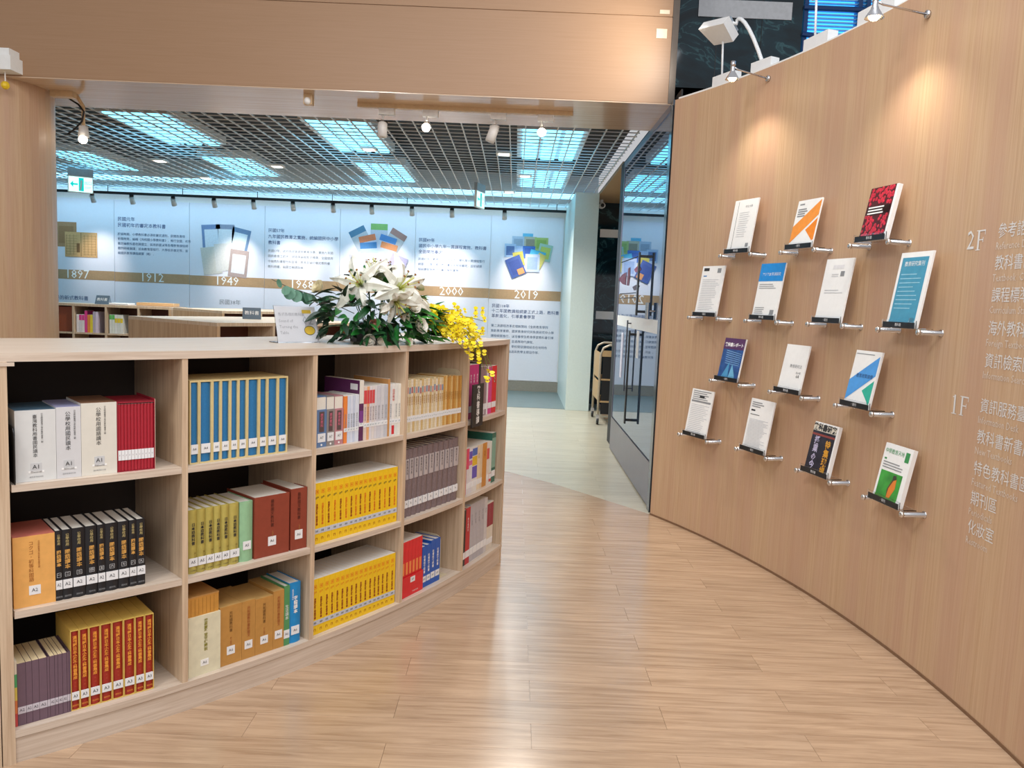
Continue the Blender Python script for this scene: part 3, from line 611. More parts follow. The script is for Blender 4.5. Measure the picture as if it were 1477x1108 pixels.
# bay 1, top shelf: three white boxed editions, then a red set in its slipcase
for i, ((a, b_), hz, front, topc, title, sub) in enumerate([((-218, -114), 1.034, '#d3d5d4', '#3f5a6c', '臺灣教科用書國民讀本', '日治時期臺灣公學校教科書 第一期'), ((-114, -48), 1.038, '#cfd0d2', '#8d8fb0', '公學校用國民讀本', '日治時期臺灣公學校教科書 第二期'), ((-48, 51), 1.046, '#d9d6cb', '#77563f', '公學校用國語讀本', '日治時期臺灣公學校教科書 第三期')]):
    loc, rz, w = slot(1, 'top', a, b_); h = H('top', hz)
    lab = ['white boxed edition with a teal top, at the left end of the top shelf', 'narrow white boxed edition with a lavender top, between two wider boxes', 'cream boxed edition with a brown top, touching the red slipcase'][i]
    t = thing('boxed_edition', lab, 'book', loc, rz, 'white boxed editions'); block(t, w, h, .17, mat('box_' + front, front, .45, var=.02), mat('boxtop_' + topc, topc, .5))
    write(vert(title), .0125 if i == 0 else .0145, INK, t, -.002, -.0008, h * .93, 'title', ay='TOP'); write(vert(sub.replace(' ', '')), .0058, INK, t, .016, -.0008, h * .95, 'title', ay='TOP')
    MB().box(-.014, .014, -.0007, 0, h * .12, h * .255).build('call_label', mat('grey_label', '#c4c6c8', .5), t); write('A1', .017, INK, t, 0, -.0014, h * .2, 'lettering')
    MB().box(-.02, .02, -.0007, 0, h * .12, h * .145).build('call_label', PAPER, t); write('國家教育研究院', .005, GREY, t, 0, -.0008, h * .06, 'lettering')
REDC = mat('crimson_cloth', '#a3182c', .5)
loc, rz, w = slot(1, 'top', 51, 163)
t = thing('slipcase', 'open crimson slipcase at the right end of the top left bay', 'slipcase', loc, rz); h = H('top', 1.042)
k = .0025; hw = w / 2
MB().box(-hw, -hw + k, 0, .17, 0, h).box(hw - k, hw, -.001, .172, 0, h + .008).box(-hw + k, hw - k, 0, .17, h - k, h).box(-hw + k, hw - k, 0, .17, 0, k).build('shell', [mat('crimson_case', '#94202f', .5)], t)
MB().box(hw - .0006, hw + .0004, -.002, .17, 0, h + .007).build('lining_edge', mat('cream_card', '#d9cbb5', .6), t)
for i in range(11):
    a = 51 + 3.2 + (112 - 6.4) / 11 * i; loc, rz, w = slot(1, 'top', a, a + (112 - 6.4) / 11, .032)
    loc = (loc[0], loc[1], loc[2] + .003)
    t = thing('red_volume', f'thin crimson volume with a white strip, {ORD[i + 1]} from left inside the crimson slipcase', 'book', loc, rz, 'crimson volumes in their slipcase')
    hh = h - .009; book_body(t, w, hh, .16, REDC, rounded=.2, board=.001); label_(t, w * .98, hh * .16, hh * .15, 'A1', size=.007)
# bay 1, middle: orange box and nine black readers
loc, rz, w = slot(1, 'mid', -230, -122); h = H('mid', .667)
t = thing('boxed_edition', 'orange boxed edition at the left end of the middle shelf', 'book', loc, rz); block(t, w, h, .17, mat('orange_card', '#e2a85c', .5), mat('salmon_card', '#b8685a', .5))
write(vert('コクゴ・初等科國語'), .0135, mat('ochre_ink', '#9a5a20', .5), t, -.008, -.0008, h * .92, 'title', ay='TOP'); write(vert('日治時期臺灣公學校教科書第五期'), .0055, mat('ochre_ink', '#9a5a20', .5), t, .012, -.0008, h * .92, 'title', ay='TOP'); label_(t, w, h * .16, h * .13, 'A2', .03); 
GOLD = mat('gold_foil', '#caa24e', .4, .3); BLKC = mat('black_cloth', '#15171d', .45)
for i, ((a, b_), n_) in enumerate(zip(seg([-122, -103, -76, -40, -7, 15, 52, 84, 106, 132]), '一二三四五六七八九')):
    loc, rz, w = slot(1, 'mid', a, b_); h = H('mid', .669)
    t = thing('hardback_book', f'black hardback reader with gold title, {ORD[i + 1]} of nine beside the orange box', 'book', loc, rz, 'black readers on the middle shelf')
    book_body(t, w, h, .175, BLKC, rounded=.15); label_(t, w * .94, h * .16, h * .13, 'A2')
    q = .011 if w < .024 else .013
    write(vert('公學校用'), q * .75, mat('pale_gold', '#cdbb7e', .4), t, 0, -.0008, h * .95, 'title', ay='TOP'); write(vert('國語讀本'), q * 1.15, mat('orange_gold', '#d5a052', .4), t, 0, -.0008, h * .72, 'title', ay='TOP', bold=.0003)
    s = min(.007, w * .3); MB().box(-s, s, -.0006, 0, h * .335, h * .337).box(-s, s, -.0006, 0, h * .395, h * .397).box(-s, -s + .0006, -.0006, 0, h * .335, h * .397).box(s - .0006, s, -.0006, 0, h * .335, h * .397).build('emblem', LABELW, t)
    write(n_, .009, LABELW, t, 0, -.0008, h * .366, 'lettering'); write('國研院', .006, GREY, t, 0, -.0008, h * .05, 'lettering')
# bay 1, bottom: a multicoloured spine, eleven purple booklets, eight red books in yellow cases
loc, rz, w = slot(1, 'bot', -233, -226); h = H('bot', .30)
t = thing('booklet', 'thin booklet with a green, yellow and red spine against the end panel', 'book', loc, rz)
for q, c in enumerate(['#c84a4a', '#d87a44', '#d9c35a', '#54a86c', '#e3d9c4']): MB().box(-w / 2, w / 2, 0, .15, h * q / 5, h * (q + 1) / 5).build('spine_band', mat('band_' + c, c, .5), t)
PUR = mat('dusty_purple_paper', '#6c5562', .6)
for i, (a, b_) in enumerate(seg([-226, -204, -188, -170, -149, -142, -129, -120, -108, -96, -90, -86])):
    loc, rz, w = slot(1, 'bot', a, b_); h = H('bot', .2905)
    t = thing('paperback_book', f'thin dusty purple paperback, {ORD[i + 1]} of eleven at the left of the bottom shelf', 'book', loc, rz, 'purple paperbacks')
    book_body(t, w, h, .15, PUR, CREAMP, 0, .001); MB().box(-w / 2, w / 2, -.0007, .001, h * .19, h * .3).build('call_label', mat('lilac_label', '#c9c3cc', .5), t)
    if w > .008: write('A2', .012, INK, t, 0, -.0012, h * .245, 'lettering', squeeze=min(1, w / .02))
YCASE = mat('yellow_card', '#dcba5e', .55); REDB = mat('brick_red_cloth', '#a0281d', .45); OG = mat('orange_title', '#e89a3a', .45)
for i, (a, b_) in enumerate(seg([-86, -64 + 3, -34, -2, 31, 65, 99, 128, 156])):
    loc, rz, w = slot(1, 'bot', a, b_); h = H('bot', .354)
    t = thing('boxed_book', f'red book in a yellow slipcase, {ORD[i + 1]} of eight on the bottom shelf', 'book', loc, rz, 'red books in yellow slipcases')
    cased(t, w, h, .18, YCASE, REDB, .0018); write(vert('滿洲國日本小學教科書集成'), .0115, OG, t, 0, -.0004, h * .93, 'title', ay='TOP', bold=.0004, line=1.0); write(vert('第一輯'), .006, mat('dull_orange', '#b5502c', .5), t, 0, -.0004, h * .36, 'title', ay='TOP')
    label_(t, w * .84, h * .13, h * .1, 'A3', y=-.0012); write('國研院', .006, OG, t, 0, -.0004, h * .06, 'lettering')
# bay 2, top: ten blue books in cream slipcases
BLUEC = mat('blue_cloth', '#2271a6', .55, var=.08, scale=260); CREAMC = mat('cream_slipcase', '#d8c48e', .55)
for i, (a, b_) in enumerate(seg([-216, -183, -138, -108, -74, -44, -11, 34, 66, 108, 148])):
    loc, rz, w = slot(2, 'top', a, b_); h = H('top', 1.101)
    t = thing('boxed_book', f'blue cloth book in a cream slipcase, {ORD[i + 1]} of ten on the top shelf', 'book', loc, rz, 'blue books in cream slipcases')
    cased(t, w, h, .19, CREAMC, BLUEC, .004); label_(t, w * .72, h * .12, h * .115, 'A4', y=-.0004, size=.012)
# bay 2, middle
OLV = mat('olive_gold_cloth', '#b2a352', .5, var=.08); 
for i, (a, b_) in enumerate(seg([-220, -187, -158, -129, -102, -73, -36])):
    loc, rz, w = slot(2, 'mid', a, b_); h = H('mid', .671)
    t = thing('hardback_book', f'olive gold hardback with a black title, {ORD[i + 1]} of six on the middle shelf', 'book', loc, rz, 'olive gold hardbacks')
    book_body(t, w, h, .175, OLV, rounded=.3); write(vert('日本語教科書'), .0125, INK, t, 0, -.0006, h * .80, 'title', ay='TOP', bold=.0002); write(vert('第一卷'), .008, mat('brown_ink', '#7a6a2c', .5), t, .006, -.0006, h * .34, 'title', ay='TOP'); label_(t, w * .95, h * .12, h * .13, 'A5'); write('冬至書房', .005, INK, t, 0, -.0006, h * .05, 'lettering')
loc, rz, w = slot(2, 'mid', -34, 17); h = H('mid', .669)
t = thing('hardback_book', 'pale sage green hardback beside the olive gold row', 'book', loc, rz); book_body(t, w, h, .175, mat('sage_cloth', '#8fbb92', .5), rounded=.3); label_(t, w, h * .2, h * .14, 'A5', .03, y=-.0006)
RBR = mat('rust_brown_cloth', '#8a3c2a', .5); DK = mat('dark_red_ink', '#3c120c', .5)
for i, (a, b_, z, lab) in enumerate([(20, 160, .677, 'very thick rust brown hardback set beside the sage green book'), (166, 235, .686, 'narrower rust brown hardback at the right end of the middle shelf')]):
    loc, rz, w = slot(2, 'mid', a, b_); h = H('mid', z)
    t = thing('hardback_book', lab, 'book', loc, rz, 'rust brown hardbacks'); book_body(t, w, h, .19, RBR, rounded=0)
    write(vert('最新國文教科書'), .0145, DK, t, .0, -.0008, h * .93, 'title', ay='TOP'); label_(t, w, h * .17, h * .15, 'A6', .032); write(vert('上海圖書'), .006, mat('dull_gold', '#a5743c', .5), t, .002, -.0008, h * .42, 'title', ay='TOP')
# bay 2, bottom
loc, rz, w = slot(2, 'bot', -224, -109); h = H('bot', .376)
t = thing('boxed_set', 'tall cream sleeve with an orange inner box, at the left of the bottom shelf', 'book', loc, rz)
MB().box(-w / 2, w / 2, -.006, .18, 0, H('bot', .307)).build('sleeve', mat('cream_sleeve', '#d9d3b6', .5), t); MB().box(-w / 2 + .002, w / 2 - .004, 0, .178, H('bot', .307), h - .004).build('inner_box', mat('amber_card', '#c68d3c', .5), t)
g = MB()
for q in range(7): g.box(-.045 + .0135 * q, -.0442 + .0135 * q, -.0006, 0, H('bot', .31), h - .009)
g.build('booklet_edges', mat('amber_dark', '#9a6420', .5), t); MB().box(-w / 2 + .001, w / 2 - .003, -.001, .18, h - .004, h).build('lid', mat('tan_card', '#bb8a4e', .5), t)
write(vert('澄衷蒙學堂字課圖說'), .0125, mat('olive_ink', '#8a8434', .5), t, .004, -.0068, H('bot', .293), 'title', ay='TOP', bold=.0003)
MB().box(-.014, .014, -.0068, -.006, .03, .052).build('call_label', PAPER, t); write('A6', .013, INK, t, 0, -.0076, .041, 'lettering')
TAN = mat('tan_card_case', '#b98743', .55); REDI = mat('red_brown_ink', '#96401e', .5)
for i, ((a, b_), z, ti) in enumerate([((-109, -26), .312, '共和國教科書'), ((-26, 26), .312, '共和國教科書新國文'), ((26, 98), .307, '共和國教科書'), ((98, 143), .318, '共和國教科書新國文')]):
    loc, rz, w = slot(2, 'bot', a, b_); h = H('bot', z); t = thing('boxed_edition', f'tan boxed edition with a red brown title, {ORD[i + 1]} of four beside the cream sleeve', 'book', loc, rz, 'tan boxed editions')
    block(t, w, h, .17, TAN, mat('tan_card_top', '#c29a5c', .55)); write(vert(ti), .0125, REDI if i % 2 else mat('umber_ink', '#5c3a14', .5), t, 0, -.0008, h * .90, 'title', ay='TOP'); write(vert('初小部分'), .007, REDI, t, 0, -.0008, h * .46, 'title', ay='TOP') if len(ti) < 8 else None
    label_(t, w, h * .17, h * .14, 'A6', .03)
loc, rz, w = slot(2, 'bot', 143, 167); h = H('bot', .327); t = thing('paperback_book', 'narrow green paperback with a white title, beside the bright blue book', 'book', loc, rz); book_body(t, w, h, .16, mat('grass_green', '#4f8f5a', .5), rounded=0); write(vert('生活讀本'), .0145, PAPER, t, 0, -.0008, h * .68, 'title', ay='TOP'); label_(t, w, h * .12, h * .14, 'A6')
loc, rz, w = slot(2, 'bot', 167, 216); h = H('bot', .330); t = thing('paperback_book', 'bright blue paperback at the right end of the bottom shelf', 'book', loc, rz); book_body(t, w, h, .16, mat('vivid_blue', '#1286c6', .45), rounded=.12); write(vert('字體讀本'), .017, PAPER, t, 0, -.0008, h * .78, 'title', ay='TOP', bold=.0004); write(vert('開明國語課本'), .007, PAPER, t, -.012, -.0008, h * .9, 'title', ay='TOP'); label_(t, w, h * .14, h * .14, 'A6', .034)
# bay 3, top: three A7 cases, then a row of thin books
for i, ((a, b_), c, z, nm) in enumerate([((-213, -164), '#5f7da6', 1.018, 'steel blue'), ((-164, -124), '#8b8583', 1.016, 'warm grey'), ((-124, -80), '#b68087', 1.015, 'dusty pink')]):
    loc, rz, w = slot(3, 'top', a, b_); h = H('top', z); t = thing('boxed_book', f'{nm} half-case of white books with pink lettering and an A7 label', 'book', loc, rz, 'half-cases marked A7')
    hw = w / 2
    MB().box(-hw + .002, hw - .002, .004, .16, .002, h - .004).build('book', PAGES, t)
    MB().box(-hw, hw, 0, .004, 0, h * .74).box(-hw, -hw + .002, .004, .165, 0, h).box(hw - .002, hw, .004, .165, 0, h).box(-hw, hw, .004, .165, h - .003, h).build('half_case', mat('halfcase_' + c, c, .35), t)
    MB().box(-hw * .5, hw * .5, -.0006, 0, h * .30, h * .70).build('title_panel', mat('title_dark', '#5a4a4c', .4), t); write(vert('歷史教科'), .013, mat('pink_ink', '#e0708c', .4), t, 0, -.0012, h * .66, 'title', ay='TOP'); label_(t, w * .78, h * .1, h * .17, 'A7', size=.014)
    MB().tube([(0, -.0012, h * .045), (0, 0, h * .045)], .004, 8).build('hole', PAPER, t)
spec3 = [(-78, -60, 1.010, '#e6863f', 'white'), (-60, -45, 1.010, '#c9d5ea', 0), (-45, -31, 1.010, '#d5dcea', 0), (-31, -20, 1.010, '#c3cde0', 0), (-20, 1, 1.012, '#d6dde8', 0), (1, 26, 1.066, '#5b2a56', 'p'), (26, 44, 1.040, '#dcc9bd', 'r'), (44, 58, 1.040, '#e0a777', 'r'), (58, 72, 1.040, '#d8d5da', 'r'), (72, 87, 1.040, '#d9d3cf', 'r'),
         (87, 100, 1.041, '#d5d2d6', 0), (100, 122, 1.041, '#c9c9d0', 0), (122, 142, 1.042, '#cfd0d4', 0), (142, 162, 1.042, '#bfc2c9', 0), (162, 174, 1.063, '#c38e54', 'tall'), (174, 186, 1.041, '#d7d9dc', 0), (186, 203, 1.042, '#e4e2dc', 'w'), (203, 222, 1.040, '#dfe0da', 0), (222, 240, 1.040, '#e6e5dc', 0)]
desc3 = ['orange and white', 'pale blue', 'icy blue', 'grey blue', 'frosty white', 'tall purple', 'red tipped beige', 'red tipped orange', 'red tipped lilac', 'red tipped grey', 'pearl grey', 'mid grey', 'silver grey', 'cool grey', 'tall tan', 'light grey', 'white and red', 'off white', 'ivory']
for i, ((a, b_, z, c, k), dsc) in enumerate(zip(spec3, desc3)):
    loc, rz, w = slot(3, 'top', a, b_); h = H('top', z); t = thing('paperback_book', f'thin {dsc} paperback, {ORD[i + 1]} to the right of the A7 half-cases', 'book', loc, rz, 'mixed thin paperbacks')
    cm = mat('pb_' + c, c, .45); book_body(t, w, h, .15 if k not in ('p', 'tall') else .2, cm, rounded=0, board=.001)
    if k == 'p':
        MB().box(-w / 2 + .001, w / 2 - .001, -.0006, 0, h * .62, h).build('spine_panel', PAGES, t); MB().box(-w * .4, w * .4, -.0012, -.0004, h * .3, h * .5).build('title_panel', mat('violet_panel', '#7a3f8a', .4), t)
        MB().box(-w / 2 - .0006, -w / 2, .01, .05, h * .84, h * .94).build('barcode_label', LABELW, t)
    elif k == 'r': MB().box(-w * .45, w * .45, -.0006, 0, h * .68, h * .93).build('title_panel', mat('red_panel', '#d0484c', .4), t)
    elif k == 'w': MB().box(-w * .45, w * .45, -.0006, 0, h * .03, h * .2).build('title_panel', mat('signal_red', '#cf2f38', .4), t); write(vert('國語教學'), .013, mat('red_ink', '#c8403c', .5), t, 0, -.0008, h * .9, 'title', ay='TOP')
    if k not in ('p', 'w', 'tall'): write(vert('國民學校教科書'), .008, mat('dusk_ink', '#8a7480', .5) if k == 'r' else GREY, t, 0, -.0008, h * .62, 'title', ay='TOP')
    if k != 'tall' : label_(t, w * .96, h * .24, h * .08, None, y=-.0009); write('A7', .009, mat('teal_ink', '#3f7d86', .5), t, 0, -.0016, h * .28, 'lettering', squeeze=.8)
# bay 3, middle and bottom: yellow volumes
YEL = mat('vivid_yellow', '#efc51c', .4, var=.03); ORI = mat('orange_print', '#e2781e', .45); BRI = mat('brown_red_print', '#9a3d14', .45); BLU = mat('cool_label', '#c3c9d2', .5)
g = MB(); s = .0075
g.box(-s, s, -.0006, 0, -s, -s + .0013).box(-s, s, -.0006, 0, s - .0013, s).box(-s, -s + .0013, -.0006, 0, -s, s).box(s - .0013, s, -.0006, 0, -s, s).box(-s * .5, s * .5, -.0006, 0, -.0012, .0012).box(-s * .2, s * .2, -.0006, 0, -s * .6, s * .6)
SEAL = g.mesh('seal', ORI)
for lev, xs, z in (('mid', [-218, -191, -162, -130, -100, -71, -42, -16, 7, 33, 58, 86, 112, 145, 172, 200, 232], .691), ('bot', [-221, -191, -161, -134, -107, -80, -54, -30, -5, 19, 46, 71, 100, 122, 145, 171, 197, 233], .3195)):
    for i, (a, b_) in enumerate(seg(xs)):
        loc, rz, w = slot(3, lev, a, b_); h = H(lev, z)
        t = thing('paperback_book', f'thick yellow paperback volume, {ORD[i + 1]} from left on the {"middle" if lev == "mid" else "bottom"} shelf', 'book', loc, rz, 'yellow volumes, ' + ('middle' if lev == 'mid' else 'bottom') + ' shelf')
        book_body(t, w, h, .17, YEL, mat('white_page_edges', '#e9e7e0', .6, var=.03, scale=300), 0, .001)
        put('seal', SEAL, t, (0, 0, h * .86), scale=(min(1, w / .018), 1, 1)); write('小學', .011, INK if lev == 'mid' else ORI, t, 0, -.0008, h * .755, 'title', squeeze=.85, bold=.0003)
        write(vert('民國時期教科書選編'), .0092, ORI if (lev == 'mid' and i % 2) else BRI, t, 0, -.0008, h * .66, 'title', ay='TOP', bold=.0004)
        MB().box(-w / 2, w / 2, -.0007, 0, h * .17, h * .255).build('call_label', BLU, t); write('A8', .0115, INK, t, 0, -.0014, h * .212, 'lettering'); write('ㄇ', .012, BRI, t, 0, -.0008, h * .08, 'title', bold=.0004)
# bay 4, top: thin cream and gold booklets
n = 28
for i in range(n):
    a = -208 + 434 / n * i; loc, rz, w = slot(4, 'top', a, a + 434 / n); h = H('top', 1.047 + random.uniform(-.004, .006))
    c = ['#dcd0b4', '#d6c49c', '#e0d6c2', '#cfb27a'][i % 4] if i < 18 else ['#c99a4c', '#d8b87a', '#be8638'][i % 3]
    t = thing('booklet', f'slim cream or gold booklet, {ORD[i + 1]} from left in its packed row on the top shelf', 'book', loc, rz, 'slim cream and gold booklets')
    book_body(t, w, h, .15, mat('slim_' + c, c, .5, var=.12, scale=120), CREAMP, 0, .001)
    if i < 18: MB().box(-w * .36, w * .36, -.0006, 0, h * .74, h * .86).build('title_panel', mat('tab_%d' % (i % 4), ['#c98a86', '#7a8fae', '#b06a70', '#8aa0a8'][i % 4], .5), t)
    write(vert('國語課本'), .0095, mat('amber_ink', '#a8742c', .5), t, 0, -.0008, h * .68, 'title', ay='TOP'); label_(t, w, h * .2, h * .11, None); write('A9', .008, mat('teal_ink', '#3f7d86', .5), t, 0, -.0014, h * .255, 'lettering', squeeze=.85)
# bay 4, middle: eleven grey violet volumes
GRV = mat('mottled_grey_violet', '#7a6a6b', .5, var=.16, scale=160)
for i, (a, b_) in enumerate(seg([-203, -175, -140, -103, -70, -28, 17, 59, 100, 142, 173, 225])):
    loc, rz, w = slot(4, 'mid', a, b_); h = H('mid', .752); t = thing('hardback_book', f'mottled grey violet hardback with a pale title panel, {ORD[i + 1]} of eleven', 'book', loc, rz, 'grey violet hardbacks')
    book_body(t, w, h, .18, GRV, rounded=.25); MB().box(-w * .36, w * .36, -.0006, .004, h * .56, h * .86).build('title_panel', mat('pale_panel', '#b9b0b0', .5), t); write(vert('教科書大系'), .0125, INK, t, 0, -.0014, h * .84, 'title', ay='TOP')
    MB().box(-w * .4, w * .4, -.0006, .004, h * .14, h * .25).build('call_label', LABELW, t); write('A', .014, INK, t, 0, -.0014, h * .2, 'lettering')
# bay 4, bottom: red half-case with six red books, four blue books, metal bookend
RED = mat('signal_red_card', '#d8262e', .4)
loc, rz, w = slot(4, 'bot', -213, -54, .024); t = thing('half_case', 'low red card half-case holding six red books', 'slipcase', loc, rz); hw = w / 2
MB().box(-hw, hw, 0, .002, 0, H('bot', .19)).box(-hw, -hw + .0015, .002, .15, 0, H('bot', .19)).box(hw - .0015, hw, .002, .15, 0, H('bot', .19)).build('shell', RED, t); label_(t, w, .058, .024, 'A9', .034, y=-.0006); write('教科書研究叢書', .006, PAPER, t, .02, -.0008, .015, 'lettering')
for i in range(6):
    a = -210 + 25.3 * i; loc, rz, w = slot(4, 'bot', a, a + 25.3); h = H('bot', .347); t = thing('paperback_book', f'bright red paperback, {ORD[i + 1]} of six standing in the red half-case', 'book', loc, rz, 'red paperbacks in a half-case')
    book_body(t, w, h, .14, RED, rounded=0, board=.001); MB().box(-w * .3, w * .3, -.0006, 0, h * .40, h * .62).build('title_panel', mat('flame_print', '#e88a4a', .5), t)
BL2 = mat('cobalt_cover', '#1b56b0', .4)
for i, ((a, b_), z) in enumerate(zip(seg([-54, -20, 13, 49, 88]), (.290, .292, .303, .303))):
    loc, rz, w = slot(4, 'bot', a, b_); h = H('bot', z); t = thing('paperback_book', f'cobalt blue paperback, {ORD[i + 1]} of four beside the red half-case', 'book', loc, rz, 'cobalt blue paperbacks')
    book_body(t, w, h, .14, BL2, rounded=0); write(vert('社會科教科書'), .014, PAPER, t, 0, -.0008, h * .78, 'title', ay='TOP', bold=.0003); label_(t, w * .86, h * .13, h * .14, 'A9')
def bookend(bay, lev, s, z, c, label, inset=.03, d=.14, foot=.02):
    loc, rz, w = slot(bay, lev, s - 1.2, s + 1.2, inset); t = thing('bookend', label, 'bookend', loc, rz, 'metal bookends'); h = H(lev, z)
    poly = [(0, 0), (d, 0), (d, h - .03)] + [(d - .03 + .03 * math.cos(rad(a)), h - .03 + .03 * math.sin(rad(a))) for a in (15, 40, 65, 90)] + [(.03 - .03 * math.sin(rad(a)), h - .03 + .03 * math.cos(rad(a))) for a in (0, 30, 60, 90)]
    b = MB(); n = len(poly)
    b.face([(-.001, y, z_) for y, z_ in poly]); b.face([(.001, y, z_) for y, z_ in poly][::-1])
    for k in range(n):
        p, q = poly[k], poly[(k + 1) % n]; b.face([(-.001, q[0], q[1]), (-.001, p[0], p[1]), (.001, p[0], p[1]), (.001, q[0], q[1])])
    b.build('plate', c, t); MB().box(0.001, foot, .01, d - .01, 0, .0008).build('foot', c, t)
CRM = mat('cream_metal', '#cfc2a4', .4)
bookend(4, 'bot', 92, .312, CRM, 'cream metal bookend supporting the cobalt blue books', foot=.08); bookend(4, 'top', 230, 1.072, CRM, 'cream metal bookend at the end of the slim cream booklets', .04)
bookend(3, 'top', 243, 1.058, glass('frosted_plastic', '#e6e8e6', .3), 'clear plastic bookend at the end of the mixed paperbacks', .04)
bookend(1, 'top', -224, .99, BLACK, 'black metal bookend left of the white boxed editions', .006, foot=.004)
# bay 5
def odd(lev, a, b_, z, c, label, txt=None, tc=PAPER, extra=None, d=.15, nm='paperback_book', inset=.03, lab=True, grp=None):
    loc, rz, w = slot(5, lev, a, b_, inset); h = H(lev, z); t = thing(nm, label, 'book', loc, rz, grp); book_body(t, w, h, d, mat('b5_' + c, c, .42), rounded=0, board=.001)
    if extra:
        for (z0, z1, cc) in extra: MB().box(-w * .48, w * .48, -.0006, 0, h * z0, h * z1).build('spine_panel', mat('b5_' + cc, cc, .42), t)
    if txt: write(vert(txt), min(.014, w * .5), tc, t, 0, -.001, h * .82, 'title', ay='TOP')
    if lab: label_(t, w * .9, h * .12, h * .12, None, y=-.0009)
    return t
g5 = 'pink and red books on the top shelf'
for i, (a, b_) in enumerate(((-182, -148), (-148, -110), (-110, -76))): odd('top', a, b_, 1.088, '#c5307c', f'magenta paperback, {ORD[i + 1]} of three behind the hanging black sign', '教科書', PAPER, grp=g5)
odd('top', -76, -52, 1.095, '#232022', 'black paperback between the magenta and mauve books', grp=g5); odd('top', -50, 8, 1.072, '#8f7378', 'mauve paperback right of the hanging black sign', extra=[(.02, .2, '#c9c2c6')], grp=g5); odd('top', 8, 27, 1.07, '#9c8890', 'slim mauve grey paperback beside the white one', grp=g5)
odd('top', 27, 47, 1.068, '#e3dfe2', 'slim white paperback on the top shelf of the end bay', grp=g5); odd('top', 47, 92, 1.066, '#d0408a', 'pink paperback left of the red one on the top shelf', '課程', grp=g5); odd('top', 92, 150, 1.068, '#d6222c', 'red paperback at the right end of the top shelf', '教科書', grp=g5)
g5 = 'mixed thin books on the middle shelf'
odd('mid', -180, -150, .682, '#d94a6a', 'thin coral and white paperback at the left of the end bay', extra=[(0, .55, '#d9d4d8')], grp=g5); odd('mid', -150, -114, .682, '#d9d7dc', 'thin white paperback with pink and purple tabs', extra=[(.76, .92, '#6a55b8'), (.62, .72, '#d06a9a')], grp=g5)
odd('mid', -114, -55, .682, '#dfdcd8', 'white paperback with yellow and violet spine panels', extra=[(.8, .96, '#4a6ab8'), (.58, .78, '#e0b82c'), (.3, .56, '#6656b4')], grp=g5); odd('mid', -55, -20, .681, '#e2cfae', 'slim cream paperback left of the tan one', '國語', mat('tan_ink', '#b5803c', .5), grp=g5); odd('mid', -20, 8, .681, '#d8c3a4', 'slim beige paperback touching the tan one', grp=g5)
odd('mid', 8, 62, .681, '#c98a3a', 'tan orange paperback on the middle shelf', '實驗', mat('rust_ink', '#9a4a1c', .5), lab=False, grp=g5); odd('mid', 62, 95, .680, '#dcd3cb', 'white paperback right of the tan orange one', extra=[(.6, .85, '#cf5a50')], grp=g5); odd('mid', 95, 125, .678, '#d7dcd4', 'pale paperback with a red tab beside the green cover', extra=[(.05, .25, '#c04a48')], grp=g5)
odd('mid', 125, 175, .717, '#2f6a5a', 'tall dark green book at the right end of the middle shelf', extra=[(.3, .9, '#7fa898')], d=.2, grp=g5)
g5 = 'bottom shelf books of the end bay'
odd('bot', -186, -161, .380, '#1f1a1c', 'black paperback at the left of the end bay bottom shelf', grp=g5); odd('bot', -161, -112, .385, '#b81f2c', 'red paperback with white lettering beside the black one', '教科書研究', grp=g5)
for i, (a, b_) in enumerate(((-112, -70), (-70, -26), (-26, 18), (18, 60))): odd('bot', a, b_, .392, '#b3b1b8', f'light grey paperback, {ORD[i + 1]} of four right of the red one', '研究論叢', GREY, grp=g5)
odd('bot', 60, 96, .388, '#c9c7ca', 'pale grey paperback left of the maroon and cream pair', '論叢', GREY, grp=g5)
odd('bot', 96, 132, .352, '#d6cdbd', 'cream paperback with a maroon top, left of its twin', extra=[(.5, .98, '#8e2038')], grp=g5); odd('bot', 132, 176, .352, '#d9d2c4', 'cream paperback with a maroon top at the right end', extra=[(.5, .98, '#8e2038')], grp=g5)
# hanging black sign
th = rad(MIDS[4]); n_ = Vector((math.cos(th), math.sin(th), 0)); t_ = Vector((-n_.y, n_.x, 0)); p = Vector((CB[0], CB[1], 0)) + n_ * (RB + .012) + t_ * (-.165)
t = thing('shelf_sign', 'black vertical shelf sign with four white characters and one smaller, hung on the bookcase', 'sign', (p.x, p.y, .795), th + PI / 2)
MB().box(-.062, .062, 0, .006, 0, .205).build('plate', mat('sign_black', '#1b1a1a', .35), t); MB().box(-.057, .057, -.0006, 0, .004, .0055).box(-.057, .057, -.0006, 0, .1995, .201).box(-.057, -.0555, -.0006, 0, .004, .201).box(.0555, .057, -.0006, 0, .004, .201).build('border', mat('sign_border', '#3f3d3c', .4), t)
write(vert('教科書導讀'), .037, PAPER, t, 0, -.001, .196, 'lettering', ay='TOP', bold=.0006); MB().box(-.03, .03, .006, .012, .02, .03).build('clip', CHROME, t)

# ---------------------------------------------------------------- on top of the bookcase
def on_top(th_, r): return (CB[0] + r * math.cos(rad(th_)), CB[1] + r * math.sin(rad(th_)), 1.2002)
